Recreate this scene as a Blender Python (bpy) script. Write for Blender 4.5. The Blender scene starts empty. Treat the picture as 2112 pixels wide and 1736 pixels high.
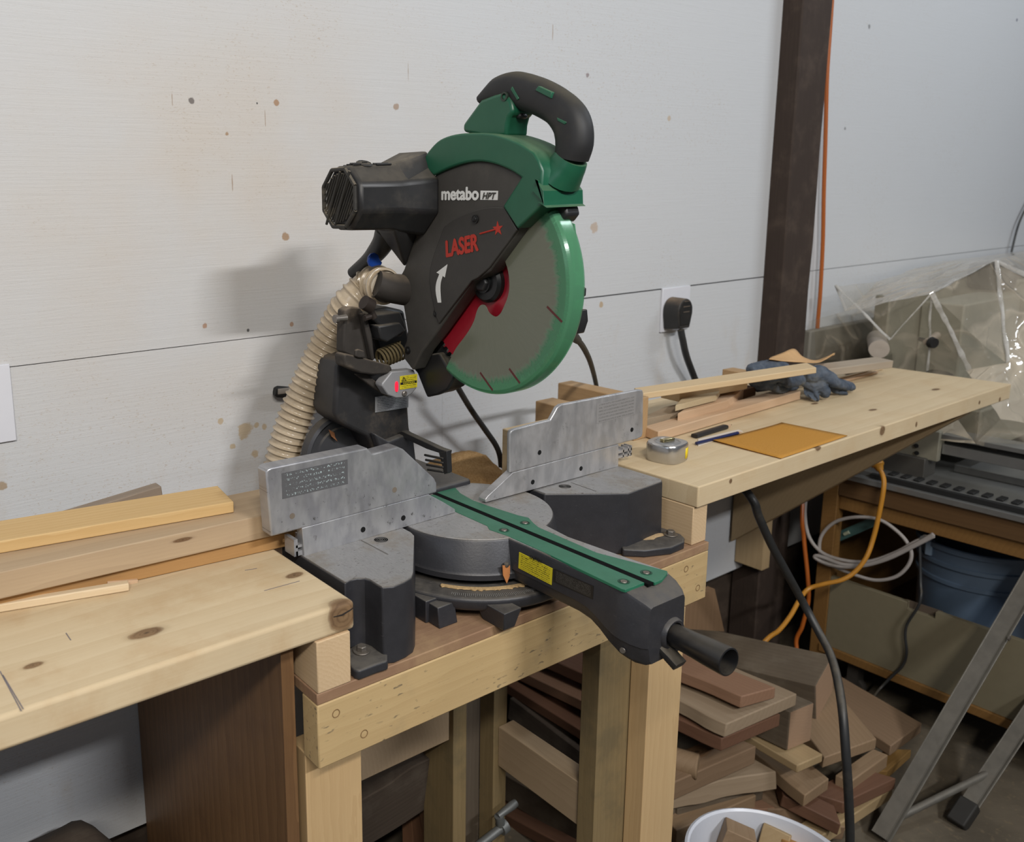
import bpy, bmesh, math, random
from mathutils import Vector, Matrix, noise
random.seed(7)
S = bpy.context.scene
COL = S.collection
PI = math.pi

# ---------------------------------------------------------------- camera
F, PX, PY = 1766.5678, 691.0775, 753.9014          # focal length and principal point in pixels of the 2112x1736 frame (the photo is a crop)
W_, H_ = 2112, 1736
CAM = Vector((0, 0, 1.41))
pitch, roll, yaw = 0.19189701, -0.02317207, 0.57885025
_f = Vector((math.sin(yaw)*math.cos(pitch), math.cos(yaw)*math.cos(pitch), -math.sin(pitch)))
_r = Vector((math.cos(yaw), -math.sin(yaw), 0)); _u = _r.cross(_f)
AX = _r*math.cos(roll) + _u*math.sin(roll)          # image right
AY = -(_u*math.cos(roll) - _r*math.sin(roll))       # image down
AZ = _f
cd = bpy.data.cameras.new('camera'); cam = bpy.data.objects.new('camera', cd); COL.objects.link(cam)
m = Matrix((AX, -AY, -AZ)).transposed().to_4x4(); m.translation = CAM; cam.matrix_world = m
cd.sensor_fit = 'HORIZONTAL'; cd.sensor_width = 36; cd.lens = F/W_*36
cd.shift_x = (W_/2-PX)/W_; cd.shift_y = -(H_/2-PY)/W_
cd.clip_start = 0.02; cd.clip_end = 50
cd.dof.use_dof = True; cd.dof.focus_distance = 1.3; cd.dof.aperture_fstop = 6.3
S.camera = cam

# ---------------------------------------------------------------- light
S.view_settings.view_transform = 'Standard'; S.view_settings.look = 'None'
S.view_settings.gamma = 1; S.view_settings.use_curve_mapping = False
S.view_settings.exposure = 0.0
wd = bpy.data.worlds.new('workshop_daylight'); S.world = wd; wd.use_nodes = True
bg = wd.node_tree.nodes['Background']; bg.inputs[0].default_value = (0.80, 0.87, 1.0, 1); bg.inputs[1].default_value = 0.10
def area(name, loc, target, sx, sy, power, color):
    l = bpy.data.lights.new(name, 'AREA'); l.shape = 'RECTANGLE'; l.size = sx; l.size_y = sy; l.energy = power; l.color = color
    o = bpy.data.objects.new(name, l); COL.objects.link(o); o.location = loc
    d = Vector(target)-Vector(loc); o.rotation_euler = d.to_track_quat('-Z', 'Z').to_euler()
    return o
area('ceiling_tube_and_fill', (-0.80, -1.50, 3.20), (0.65, 0.95, 0.9), 1.5, 0.10, 76, (1.0, 0.95, 0.87))
area('shop_tube_light', (1.0, -2.2, 3.1), (0.9, 1.2, 1.1), 0.8, 0.10, 72, (0.97, 0.98, 1.0))
area('ceiling_tube_and_fill', (3.9, -0.3, 3.3), (3.3, 1.3, 1.2), 1.5, 0.10, 30, (0.86, 0.93, 1.0))  # added fill brightening the right wall; no lamp is known there
area('window_daylight', (-2.6, 0.1, 2.3), (1.2, 1.3, 1.2), 1.6, 1.2, 11, (0.80, 0.88, 1.0))

# ---------------------------------------------------------------- pixel -> place on a known plane of the room
def ray(u, v): return AX*((u-PX)/F) + AY*((v-PY)/F) + AZ
def ox(u, v, X): d = ray(u, v); return CAM + d*((X-CAM.x)/d.x)
def oy(u, v, Y): d = ray(u, v); return CAM + d*((Y-CAM.y)/d.y)
def oz(u, v, Z): d = ray(u, v); return CAM + d*((Z-CAM.z)/d.z)
FLOOR, BENCH, TOP, WALL = -0.10, 0.812, 0.92, 1.42
XB = 0.887                                            # plane of the saw blade

# ---------------------------------------------------------------- mesh helpers
WM = {}
def V(*a): return Vector(a)
def thing(name, label, cat, loc=(0, 0, 0), group=None):
    o = bpy.data.objects.new(name, None); COL.objects.link(o); o.empty_display_size = 0.05
    o.location = loc; o['label'] = label; o['category'] = cat; WM[o] = Matrix.Translation(loc)
    if group: o['group'] = group
    return o
def tag(o, label, cat, group=None, kind=None):
    o['label'] = label; o['category'] = cat
    if group: o['group'] = group
    if kind: o['kind'] = kind
    return o
def obj(name, bm, mat, parent=None, bevel=0, seg=2, ang=35, mtx=None, label=None):
    bmesh.ops.remove_doubles(bm, verts=bm.verts, dist=1e-6)
    bmesh.ops.recalc_face_normals(bm, faces=bm.faces)
    me = bpy.data.meshes.new(name); bm.to_mesh(me); bm.free()
    if len(me.polygons):
        me.polygons.foreach_set('use_smooth', [True]*len(me.polygons)); me.set_sharp_from_angle(angle=math.radians(ang))
    if mat: me.materials.append(mat)
    o = bpy.data.objects.new(name, me); COL.objects.link(o)
    if mtx is not None: o.matrix_world = mtx
    if bevel:
        b = o.modifiers.new('edge', 'BEVEL'); b.width = bevel; b.segments = seg; b.limit_method = 'ANGLE'; b.angle_limit = math.radians(40); b.harden_normals = False
    if parent is not None:
        o.parent = parent
        o.matrix_parent_inverse = WM[parent].inverted()
    WM[o] = mtx.copy() if mtx is not None else Matrix.Identity(4)
    if label: o['label'] = label
    return o
def prism(bm, pts, vec, scale=1.0, shift=None):
    vec = Vector(vec); n = len(pts); pts = [Vector(p) for p in pts]
    c = sum(pts, Vector())/n
    a = [bm.verts.new(p) for p in pts]; b = [bm.verts.new(c+(p-c)*scale+vec) for p in pts]
    bm.faces.new(a); bm.faces.new(b)
    for i in range(n): bm.faces.new((a[i], a[(i+1) % n], b[(i+1) % n], b[i]))
    return bm
def box(bm, c, s, mtx=None):
    c, s = Vector(c), Vector(s)/2
    v = []
    for x in (-1, 1):
        for y in (-1, 1):
            for z in (-1, 1):
                p = Vector((x*s.x, y*s.y, z*s.z)); p = (mtx @ p if mtx else p)+c; v.append(bm.verts.new(p))
    for f in ((0, 1, 3, 2), (4, 6, 7, 5), (0, 4, 5, 1), (2, 3, 7, 6), (0, 2, 6, 4), (1, 5, 7, 3)): bm.faces.new([v[i] for i in f])
    return bm
def bxa(bm, lo, hi): lo, hi = Vector(lo), Vector(hi); return box(bm, (lo+hi)/2, hi-lo)
def crs(pts, n=8, closed=False):
    pts = [Vector(p) for p in pts]; out = []; N = len(pts)
    for i in range(N if closed else N-1):
        p0 = pts[(i-1) % N] if (closed or i > 0) else pts[0]*2-pts[1]
        p1, p2 = pts[i], pts[(i+1) % N]
        p3 = pts[(i+2) % N] if (closed or i+2 < N) else pts[-1]*2-pts[-2]
        for k in range(n):
            t = k/n
            out.append(0.5*((2*p1)+(p2-p0)*t+(2*p0-5*p1+4*p2-p3)*t*t+(3*p1-p0-3*p2+p3)*t**3))
    if not closed: out.append(pts[-1])
    return out
def ringloft(bm, rings, caps=True, closed=True):
    R = [[bm.verts.new(p) for p in r] for r in rings]
    n = len(R[0])
    for a, b in zip(R, R[1:]):
        for i in range(n if closed else n-1): bm.faces.new((a[i], a[(i+1) % n], b[(i+1) % n], b[i]))
    if caps: bm.faces.new(R[0]); bm.faces.new(R[-1])
    return bm
def tube(bm, pts, r, seg=12, caps=True):
    pts = [Vector(p) for p in pts]; n = len(pts)
    rad = r if isinstance(r, (list, tuple)) else [r]*n
    t0 = (pts[1]-pts[0]).normalized()
    u = t0.cross(Vector((0, 0, 1)));  u = u if u.length > 1e-3 else t0.cross(Vector((1, 0, 0))); u.normalize()
    rings = []
    for i in range(n):
        t = (pts[min(i+1, n-1)]-pts[max(i-1, 0)]).normalized()
        u = (u-t*u.dot(t)).normalized(); w = t.cross(u)
        rings.append([pts[i]+(u*math.cos(a)+w*math.sin(a))*rad[i] for a in [2*PI*k/seg for k in range(seg)]])
    return ringloft(bm, rings, caps)
def sweep(bm, pts, ra, rb, axis, seg=16, e=2.6):
    "flattened bar: half height ra in the plane of the path, half width rb along axis"
    pts = [Vector(p) for p in pts]; axis = Vector(axis).normalized(); n = len(pts); rings = []
    for i in range(n):
        t = (pts[min(i+1, n-1)]-pts[max(i-1, 0)]).normalized(); u = axis.cross(t).normalized()
        A = ra[i] if isinstance(ra, (list, tuple)) else ra; B = rb[i] if isinstance(rb, (list, tuple)) else rb
        rg = []
        for k in range(seg):
            a = 2*PI*k/seg; c, s = math.cos(a), math.sin(a)
            rg.append(pts[i]+u*A*math.copysign(abs(c)**(2/e), c)+axis*B*math.copysign(abs(s)**(2/e), s))
        rings.append(rg)
    return ringloft(bm, rings)
def lathe(bm, prof, c, axis, seg=32, a0=0, a1=2*PI):
    "prof: list of (radius, distance along axis)"
    c, axis = Vector(c), Vector(axis).normalized()
    u = axis.cross(Vector((0, 0, 1)));  u = u if u.length > 1e-3 else Vector((1, 0, 0)); u.normalize(); w = axis.cross(u)
    full = abs(a1-a0-2*PI) < 1e-6; n = seg if full else seg+1
    rows = [[bm.verts.new(c+axis*h+(u*math.cos(a0+(a1-a0)*k/seg)+w*math.sin(a0+(a1-a0)*k/seg))*max(r, 1e-5)) for k in range(n)] for r, h in prof]
    for a, b in zip(rows, rows[1:]):
        for k in range(seg): bm.faces.new((a[k], a[(k+1) % n], b[(k+1) % n], b[k]))
    for row, (r, h) in ((rows[0], prof[0]), (rows[-1], prof[-1])):
        if r > 1e-4 and full: bm.faces.new(row)
    return bm
def B(): return bmesh.new()
def frame(X, Yhint, o):
    X = Vector(X).normalized(); Z = X.cross(Vector(Yhint)).normalized(); Y = Z.cross(X)
    m = Matrix((X, Y, Z)).transposed().to_4x4(); m.translation = o; return m
def slab(name, P, L, Wd, t, mat, bevel=0.0015, live=0, cuts=1, parent=None, thick_dir=None):
    "board: P top corner, L length vector, Wd width vector, t thickness below; grain runs along local X"
    P, L, Wd = Vector(P), Vector(L), Vector(Wd)
    m = frame(L, Wd, P); mi = m.inverted(); l = (mi.to_3x3() @ L); w = (mi.to_3x3() @ Wd)
    s = 1 if m.to_3x3().col[2].z > 0 else -1
    bm = B(); n = max(2, int(l.length/0.02)) if live else 1
    rg = []
    for i in range(n+1):
        k = i/n; x = l*k
        d0 = live*noise.noise((k*l.length*14, P.x*9, P.y*7)) if live else 0
        d1 = live*noise.noise((k*l.length*14, P.x*9+5, P.y*7)) if live else 0
        a = x+Vector((0, 0, 0)); b = x+w
        rg.append([a+V(0, d0, 0), b+V(0, d1*0.3, 0), b+V(0, d1*0.3, -t*s), a+V(0, d0*1.5-live*0.7, -t*s)])
    ringloft(bm, rg)
    return obj(name, bm, mat, parent, bevel=bevel, mtx=m)
def board(name, A, Bp, w, t, mat, **k):
    "A, B: near top edge; the board reaches w away from the camera"
    A, Bp = Vector(A), Vector(Bp); L = Bp-A; Wd = V(0, 0, 1).cross(L).normalized()*w
    if Wd.y < 0: Wd = -Wd
    return slab(name, A, L, Wd, t, mat, **k)

# ---------------------------------------------------------------- materials
def srgb(r, g, b): 
    f = lambda c: (c/255/12.92) if c <= 10 else ((c/255+0.055)/1.055)**2.4
    return (f(r), f(g), f(b), 1)
class NT:
    def __init__(s, name):
        s.m = bpy.data.materials.new(name); s.m.use_nodes = True; s.t = s.m.node_tree; s.b = s.t.nodes['Principled BSDF']
        s.tc = s.n('ShaderNodeTexCoord')
    def n(s, t, **k):
        o = s.t.nodes.new(t)
        for a, v in k.items(): setattr(o, a, v)
        return o
    def l(s, a, b): s.t.links.new(a, b)
    def map(s, scale=(1, 1, 1), loc=(0, 0, 0), src='Object', rot=(0, 0, 0)):
        o = s.n('ShaderNodeMapping'); o.inputs['Scale'].default_value = scale; o.inputs['Location'].default_value = loc; o.inputs['Rotation'].default_value = rot
        s.l(s.tc.outputs[src], o.inputs[0]); return o.outputs[0]
    def noise(s, vec, scale, detail=4, rough=0.55, dist=0):
        o = s.n('ShaderNodeTexNoise'); o.inputs['Scale'].default_value = scale; o.inputs['Detail'].default_value = detail
        o.inputs['Roughness'].default_value = rough; o.inputs['Distortion'].default_value = dist
        if vec is not None: s.l(vec, o.inputs['Vector'])
        return o.outputs['Fac']
    def ramp(s, fac, stops):
        o = s.n('ShaderNodeValToRGB'); e = o.color_ramp.elements
        while len(e) < len(stops): e.new(0.5)
        for el, (p, c) in zip(e, stops): el.position = p; el.color = c if len(c) == 4 else (*c, 1)
        s.l(fac, o.inputs[0]); return o.outputs[0]
    def rng(s, v, a, b, c=0, d=1, smooth=True):
        o = s.n('ShaderNodeMapRange'); o.interpolation_type = 'SMOOTHSTEP' if smooth else 'LINEAR'
        for i, x in ((1, a), (2, b), (3, c), (4, d)): o.inputs[i].default_value = x
        s.l(v, o.inputs[0]); return o.outputs[0]
    def mix(s, fac, a, b, mode='MIX'):
        o = s.n('ShaderNodeMix', data_type='RGBA', blend_type=mode)
        for sock, v in ((o.inputs[0], fac), (o.inputs[6], a), (o.inputs[7], b)):
            if isinstance(v, (int, float)): sock.default_value = v
            elif isinstance(v, tuple): sock.default_value = v if len(v) == 4 else (*v, 1)
            else: s.l(v, sock)
        return o.outputs[2]
    def math(s, op, a, b=0.0):
        o = s.n('ShaderNodeMath', operation=op)
        for i, v in ((0, a), (1, b)):
            if isinstance(v, (int, float)): o.inputs[i].default_value = v
            else: s.l(v, o.inputs[i])
        return o.outputs[0]
    def dist(s, vec, p):
        o = s.n('ShaderNodeVectorMath', operation='DISTANCE'); s.l(vec, o.inputs[0]); o.inputs[1].default_value = p; return o.outputs['Value']
    def up(s):
        g = s.n('ShaderNodeNewGeometry'); x = s.n('ShaderNodeSeparateXYZ'); s.l(g.outputs['Normal'], x.inputs[0]); return x.outputs[2]
    def sep(s, vec):
        x = s.n('ShaderNodeSeparateXYZ'); s.l(vec, x.inputs[0]); return x.outputs
    def bump(s, h, strength=0.2, d=0.002):
        o = s.n('ShaderNodeBump'); o.inputs['Strength'].default_value = strength; o.inputs['Distance'].default_value = d
        s.l(h, o.inputs['Height']); s.l(o.outputs[0], s.b.inputs['Normal'])
    def done(s, col, rough=0.6, metal=0, spec=0.5):
        for sock, v in ((s.b.inputs['Base Color'], col), (s.b.inputs['Roughness'], rough), (s.b.inputs['Metallic'], metal), (s.b.inputs['Specular IOR Level'], spec)):
            if isinstance(v, tuple): sock.default_value = v if len(v) == 4 else (*v, 1)
            elif isinstance(v, (int, float)): sock.default_value = v
            else: s.l(v, sock)
        return s.m
def wood(name, light, dark, seed=0, ring=55, axis='X', knots=(), specks=0, dirt=None, rough=0.62, grain=0.55, spec=0.3, dust=None):
    s = NT(name); rot = {'X': (0, 0, 0), 'Y': (0, 0, PI/2), 'Z': (0, PI/2, 0)}[axis]
    r = random.Random(seed); loc = (r.uniform(-2, 2), r.uniform(.05, .12), r.uniform(.04, .1))
    m0 = s.map((1, 1, 1), (0, 0, 0), rot=rot)
    mp = s.n('ShaderNodeMapping'); mp.inputs['Location'].default_value = loc; mp.inputs['Scale'].default_value = (0.16, 1, 1); s.l(m0, mp.inputs[0]); v = mp.outputs[0]
    w = s.n('ShaderNodeTexWave', wave_type='RINGS', rings_direction='X', wave_profile='SAW'); s.l(v, w.inputs['Vector'])
    w.inputs['Scale'].default_value = ring; w.inputs['Distortion'].default_value = 7.0; w.inputs['Detail'].default_value = 3; w.inputs['Detail Scale'].default_value = 0.9; w.inputs['Detail Roughness'].default_value = .6
    mp2 = s.n('ShaderNodeMapping'); mp2.inputs['Scale'].default_value = (2.5, 90, 90); mp2.inputs['Location'].default_value = loc; s.l(m0, mp2.inputs[0])
    fib = s.noise(mp2.outputs[0], 4, 5, 0.7)
    big = s.noise(v, 6, 3)
    g = s.math('ADD', s.math('MULTIPLY', w.outputs['Fac'], 0.26), s.math('ADD', s.math('MULTIPLY', fib, 0.55), s.math('MULTIPLY', big, 0.42)))
    g = s.rng(g, 0.35, 0.95, 0, 1, False)
    col = s.mix(s.math('MULTIPLY', g, grain), light, dark)
    big2 = s.noise(m0, 3.3, 3); col = s.mix(s.rng(big2, .35, .7, 0, .28), col, tuple(x*0.72 for x in light[:3]))
    for (p, rad, sx) in knots:          # knots: centre in object space, radius, stretch
        km = s.map((1/sx[0], 1/sx[1], 1/sx[2])); kp = tuple(a/b for a, b in zip(p, sx))
        nn = s.noise(s.map((1, 1, 1)), 60, 3); d = s.math('ADD', s.dist(km, kp), s.math('MULTIPLY', s.math('SUBTRACT', nn, 0.5), rad*0.35))
        col = s.mix(s.rng(d, rad*0.7, rad*1.5, 0.45, 0), col, tuple(x*0.62 for x in dark[:3]))
        col = s.mix(s.rng(d, rad*0.75, rad*1.02, 0.88, 0), col, (0.155, 0.085, 0.04))
        col = s.mix(s.math('MULTIPLY', s.rng(s.math('SINE', s.math('MULTIPLY', d, 22/rad)), 0, 1, 0, .4), s.rng(d, rad*0.8, rad, 1, 0)), col, (0.07, 0.035, 0.018))
        col = s.mix(s.rng(d, rad*0.0, rad*0.22, 0.85, 0), col, (0.03, 0.018, 0.012))
    if specks:
        sm = s.n('ShaderNodeMapping'); sm.inputs['Scale'].default_value = (55, 170, 170); s.l(m0, sm.inputs[0])
        sp = s.noise(sm.outputs[0], 1, 2, 0.5); area_ = s.noise(m0, 9, 2)
        col = s.mix(s.math('MULTIPLY', s.rng(sp, 0.635, 0.70, 0, specks), s.rng(area_, .38, .58)), col, (0.05, 0.05, 0.05))
        col = s.mix(s.math('MULTIPLY', s.rng(s.noise(m0, 14, 4), .5, .75, 0, .5*specks), s.rng(area_, .5, .65)), col, (0.12, 0.12, 0.10))
    if dirt:
        col = s.mix(s.rng(s.noise(m0, 11, 6, .65), .46, .7, 0, dirt[1]), col, dirt[0])
    s.bump(s.math('ADD', fib, s.math('MULTIPLY', w.outputs['Fac'], .3)), 0.18, 0.0012)
    return s.done(col, s.rng(fib, 0, 1, rough-.08, rough+.1), 0, spec)
def plain(name, col, rough=0.5, metal=0, spec=0.5, var=0.12, dust=0, dustcol=(0.30, 0.25, 0.18), nscale=40, bump=0.0, scuff=0, side=.35):
    s = NT(name); m0 = s.map(); n = s.noise(m0, nscale, 4, .6)
    c = s.mix(s.rng(n, .3, .7, 0, var), tuple(col[:3])+(1,), tuple(min(1, x*1.6+0.01) for x in col[:3])+(1,))
    rg = rough
    if scuff:
        sc = s.noise(s.map((6, 1, 14)), 45, 3, .7); c = s.mix(s.rng(sc, .66, .74, 0, scuff), c, (0.42, 0.42, 0.42))
    if dust:      # saw dust lying on faces that look up, patchy on the rest
        d = s.math('ADD', s.math('MULTIPLY', s.rng(s.up(), .35, .95), s.rng(s.noise(m0, 26, 6, .7), .25, .7, .35, 1)), s.rng(s.noise(m0, 12, 5, .7), .5, .8, 0, side))
        d = s.math('MULTIPLY', d, dust); c = s.mix(d, c, dustcol); rg = s.rng(d, 0, .6, rough, .85)
    if bump: s.bump(s.noise(m0, 320, 3), bump, 0.0006)
    return s.done(c, rg, metal, spec)
def printed(name, bgc, fg, rows, dens=.5, cols=22, margin=.06):
    "sheet with rows of small illegible print; uses generated coordinates of a flat plate (local X along rows, Y up)"
    s = NT(name); u = s.sep(s.tc.outputs['Generated'])
    r = s.math('FRACT', s.math('MULTIPLY', u[1], rows)); row = s.math('FLOOR', s.math('MULTIPLY', u[1], rows))
    inrow = s.math('MULTIPLY', s.math('GREATER_THAN', r, .3), s.math('LESS_THAN', r, .78))
    cb = s.n('ShaderNodeCombineXYZ'); s.l(s.math('MULTIPLY', u[0], cols), cb.inputs[0]); s.l(s.math('MULTIPLY', row, 7.3), cb.inputs[1]); s.l(s.math('MULTIPLY', r, 1.2), cb.inputs[2])
    n = s.noise(cb.outputs[0], 2.2, 2); ink = s.math('MULTIPLY', inrow, s.rng(n, dens-.03, dens+.03))
    for k in (0, 1): ink = s.math('MULTIPLY', ink, s.math('MULTIPLY', s.math('GREATER_THAN', u[k], margin), s.math('LESS_THAN', u[k], 1-margin)))
    return s.done(s.mix(ink, bgc, fg), .5)
def flatplate(name, O, U, Vv, t, mat, parent=None, bevel=0):
    "thin plate with local X along U and Y along V"
    m = frame(U, Vv, O); bm = B(); l, w = Vector(U).length, Vector(Vv).length
    bxa(bm, (0, 0, -t), (l, w, 0)); return obj(name, bm, mat, parent, bevel=bevel, mtx=m)
def text(name, s, O, U, Vv, mat, parent, width, height, shear=0, bold=0.0, depth=0.0004, heavy=0):
    cu = bpy.data.curves.new(name, 'FONT'); cu.body = s; cu.size = 1; cu.shear = shear; cu.offset = bold; cu.extrude = 0.0
    o = bpy.data.objects.new(name, cu); COL.objects.link(o); bpy.context.view_layer.update()
    dg = bpy.context.evaluated_depsgraph_get(); me = bpy.data.meshes.new_from_object(o.evaluated_get(dg)); bpy.data.objects.remove(o)
    xs = [v.co.x for v in me.vertices]; ys = [v.co.y for v in me.vertices]
    x0, x1, y0, y1 = min(xs), max(xs), min(ys), max(ys)
    for v in me.vertices: v.co = Vector(((v.co.x-x0)/(x1-x0)*width, (v.co.y-y0)/(y1-y0)*height, 0))
    bm = B(); bm.from_mesh(me); bpy.data.meshes.remove(me)
    if heavy:
        g0 = bm.verts[:]+bm.edges[:]+bm.faces[:]
        for k, (hx_, hy_) in enumerate(((heavy, 0), (heavy*.5, heavy*.5), (heavy*.5, -heavy*.5))):
            d = bmesh.ops.duplicate(bm, geom=g0)['geom']; bmesh.ops.translate(bm, vec=(hx_, hy_, .00003*(k+1)), verts=[e for e in d if isinstance(e, bmesh.types.BMVert)])
    ex = bmesh.ops.extrude_face_region(bm, geom=bm.faces[:]); bmesh.ops.translate(bm, vec=(0, 0, depth), verts=[e for e in ex['geom'] if isinstance(e, bmesh.types.BMVert)])
    return obj(name, bm, mat, parent, mtx=frame(U, Vv, O))
# ---------------------------------------------------------------- materials of the place
def m_wall():
    s = NT('white_painted_plywood'); m0 = s.map()
    gr = s.noise(s.map((1.1, 1, 42)), 6, 6, .75, 0.4)
    tan = s.noise(s.map((1, 1, 2.2)), 170, 3, .7); where = s.noise(m0, 3.1, 4, .6)
    col = s.mix(s.rng(gr, .35, .75, 0, .10), (0.57, 0.578, 0.588), (0.485, 0.488, 0.49))
    d1 = s.dist(s.map((0.75, 1, 1)), (0.54, 1.42, 1.38)); haze = s.math('MULTIPLY', s.rng(d1, .08, .62, 1, 0), s.rng(where, .25, .7, .35, 1))
    col = s.mix(s.math('MULTIPLY', haze, .50), col, (0.56, 0.45, 0.33))                       # sawdust blown on the paint around the saw
    col = s.mix(s.math('MULTIPLY', s.rng(tan, .60, .67), s.rng(where, .45, .62, .10, .5)), col, (0.40, 0.31, 0.22))
    low = s.sep(m0)[2]
    drip = s.noise(s.map((1.4, 1, .55)), 7, 5, .6)
    col = s.mix(s.math('MULTIPLY', s.rng(drip, .54, .74), s.rng(low, 1.15, .9, 0, .38)), col, (0.47, 0.37, 0.26))
    def spot(p, r, c, k=.85, st=(1, 1, 1)):
        nonlocal col
        d = s.math('ADD', s.dist(s.map(tuple(1/x for x in st)), tuple(a/b for a, b in zip(p, st))), s.math('MULTIPLY', s.math('SUBTRACT', s.noise(m0, 70, 3), .5), r*1.6))
        col = s.mix(s.rng(d, r*.75, r*1.1, k, 0), col, c)
    for (u, v, r) in ((505, 885, .016), (527, 935, .009), (455, 868, .006), (480, 920, .007), (545, 880, .007), (530, 876, .006)):
        spot(oy(u, v, WALL), r, (0.45, 0.32, 0.16), .7)                                      # spilled finish stains
    for (u, v, r, c) in ((394, 208, .006, (.12, .10, .09)), (570, 211, .006, (.35, .2, .1)), (530, 213, .0022, (.03, .03, .03)), (588, 487, .009, (.33, .2, .1)), (422, 672, .0055, (.38, .22, .13)),
                         (512, 681, .0035, (.03, .03, .03)), (602, 669, .005, (.38, .22, .13)), (468, 276, .004, (.35, .22, .12)), (1212, 155, .006, (.25, .2, .2)), (1380, 243, .007, (.5, .4, .3)),
                         (1225, 470, .013, (.48, .38, .3)), (1793, 55, .008, (.2, .2, .2)), (2097, 41, .006, (.1, .1, .15)), (1743, 265, .005, (.2, .2, .2)), (5, 1000, .010, (.35, .25, .15)), (817, 220, .007, (.35, .25, .18)), (1240, 627, .008, (.45, .33, .2))):
        spot(oy(u, v, WALL), r, c)
    for (u, v, h, t) in ((547, 245, .020, .0013), (479, 375, .018, .0012), (355, 205, .012, .0010), (1140, 70, .02, .0013), (842, 150, .02, .001)):
        spot(oy(u, v, WALL), t, (.34, .25, .18), .8, (1, 1, h/t))
    s.bump(s.math('ADD', gr, s.math('MULTIPLY', tan, .25)), .35, .0022)
    return s.done(col, .62, 0, .35)
WHITE = m_wall()
FOOT = wood('rough_dark_sill_wood', (0.060, 0.042, 0.030), (0.022, 0.015, 0.011), 5, 40, dirt=((0.10, 0.07, 0.05), .5), rough=.9)
POSTW = wood('dark_creosoted_timber', (0.050, 0.034, 0.026), (0.020, 0.013, 0.010), 3, 60, axis='Z', dirt=((0.085, 0.06, 0.045), .55), rough=.75)
s_ = NT('dusty_concrete'); c_ = s_.mix(s_.rng(s_.noise(s_.map(), 5, 6), .3, .7), (0.145, 0.118, 0.082), (0.085, 0.068, 0.046)); c_ = s_.mix(s_.rng(s_.noise(s_.map(), 60, 4), .55, .7, 0, .5), c_, (0.20, 0.15, 0.09)); s_.bump(s_.noise(s_.map(), 40, 4), .4, .003)
CONC = s_.done(c_, .9)

# ---------------------------------------------------------------- room
def struct(name, bm, mat, bevel=0, label=None, cat=None):
    o = obj(name, bm, mat, None, bevel); o['kind'] = 'structure'
    if label: o['label'] = label; o['category'] = cat
    return o
bm = B(); bxa(bm, (-2.5, -3.5, FLOOR-.08), (6.0, 1.75, FLOOR)); struct('floor', bm, CONC, label='dusty bare concrete floor', cat='floor')
SEAM = 1.1565
bm = B()
bxa(bm, (-2.5, WALL, SEAM+.0012), (2.46, WALL+.018, 3.4)); bxa(bm, (-2.5, WALL, .245), (1.21, WALL+.018, SEAM-.0004)); bxa(bm, (1.2103, WALL, .245), (2.46, WALL+.018, SEAM-.0024))
bxa(bm, (2.46, WALL, SEAM+.0010), (6.0, WALL+.018, 3.4)); bxa(bm, (2.46, WALL, .245), (6.0, WALL+.018, SEAM-.0010))
struct('wall_back', bm, WHITE, label='white painted plywood wall panels behind the benches', cat='wall')
bm = B(); bxa(bm, (-2.5, WALL+.04, FLOOR), (6.0, WALL+.16, .40)); bxa(bm, (-2.5, WALL+.0185, .40), (6.0, WALL+.06, 3.4))
struct('wall_sill', bm, FOOT, label='dark sill timber below the white wall', cat='sill')
# post standing proud of the wall
pl, prt = 2.445, 2.600; bm = B(); n = 26; rg = []
for i in range(n+1):
    z = FLOOR + (3.4-FLOOR)*i/n; k = noise.noise((0, 3, z*2.2))*.006; k2 = noise.noise((4, 1, z*5))*.007; y0 = 1.362+noise.noise((9, 1, z*3))*.002
    rg.append([V(pl+k*.4, WALL+.03, z), V(pl+k*.4, y0+.004, z), V(pl+.004+k*.4, y0, z), V(prt-.008+k2, y0, z), V(prt+k2, y0+.01, z), V(prt+k2, WALL+.03, z)])
ringloft(bm, rg); o = struct('timber_post', bm, POSTW); tag(o, 'dark rough timber post standing against the white wall', 'post', kind='structure')

# ---------------------------------------------------------------- bench woods
PL, PD = (0.66, 0.53, 0.345), (0.46, 0.325, 0.175)
tl_knots = []
LT0 = V(-.45, .819, TOP)                                # left worktop: local X along the plank
def loc_l(u, v): p = oz(u, v, TOP); return tuple(p-LT0)
lw = wood('pine_plank_with_knots', PL, PD, 11, 9, knots=[(tuple(oy(708, 1268, .819)-LT0), .0235, (1, 1, 1)), (loc_l(302, 1305), .011, (2.1, 1, 1)), (loc_l(68, 1372), .006, (2, 1, 1)), (loc_l(607, 1186), .008, (1.8, 1, 1)), (loc_l(155, 1420), .0001, (1, 1, 1))], dirt=((0.46, 0.29, 0.14), .38))
RT0 = V(1.262, .819, TOP)
def loc_r(u, v): p = oy(u, v, .819); return tuple(p-RT0)
rw = wood('pine_plank_edge_knots', (0.65, 0.52, 0.335), PD, 23, 8, knots=[(loc_r(1507, 992), .005, (1, 1, 1)), (loc_r(1688, 922), .008, (1.4, 1.5, 1)), (loc_r(1820, 888), .0115, (1, 1.2, 1)), (loc_r(1890, 875), .005, (1, 1, 1.3)), (loc_r(2020, 830), .005, (1, 1, 1)), (loc_r(2062, 824), .006, (1, 1, 1)),
     (tuple(oz(1930, 803, TOP)-RT0), .007, (2.5, 1, 1)), (tuple(oz(1800, 845, TOP)-RT0), .006, (2.5, 1, 1)), (tuple(oz(1680, 832, TOP)-RT0), .006, (2.2, 1, 1))], dirt=((0.50, 0.33, 0.17), .25))
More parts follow.
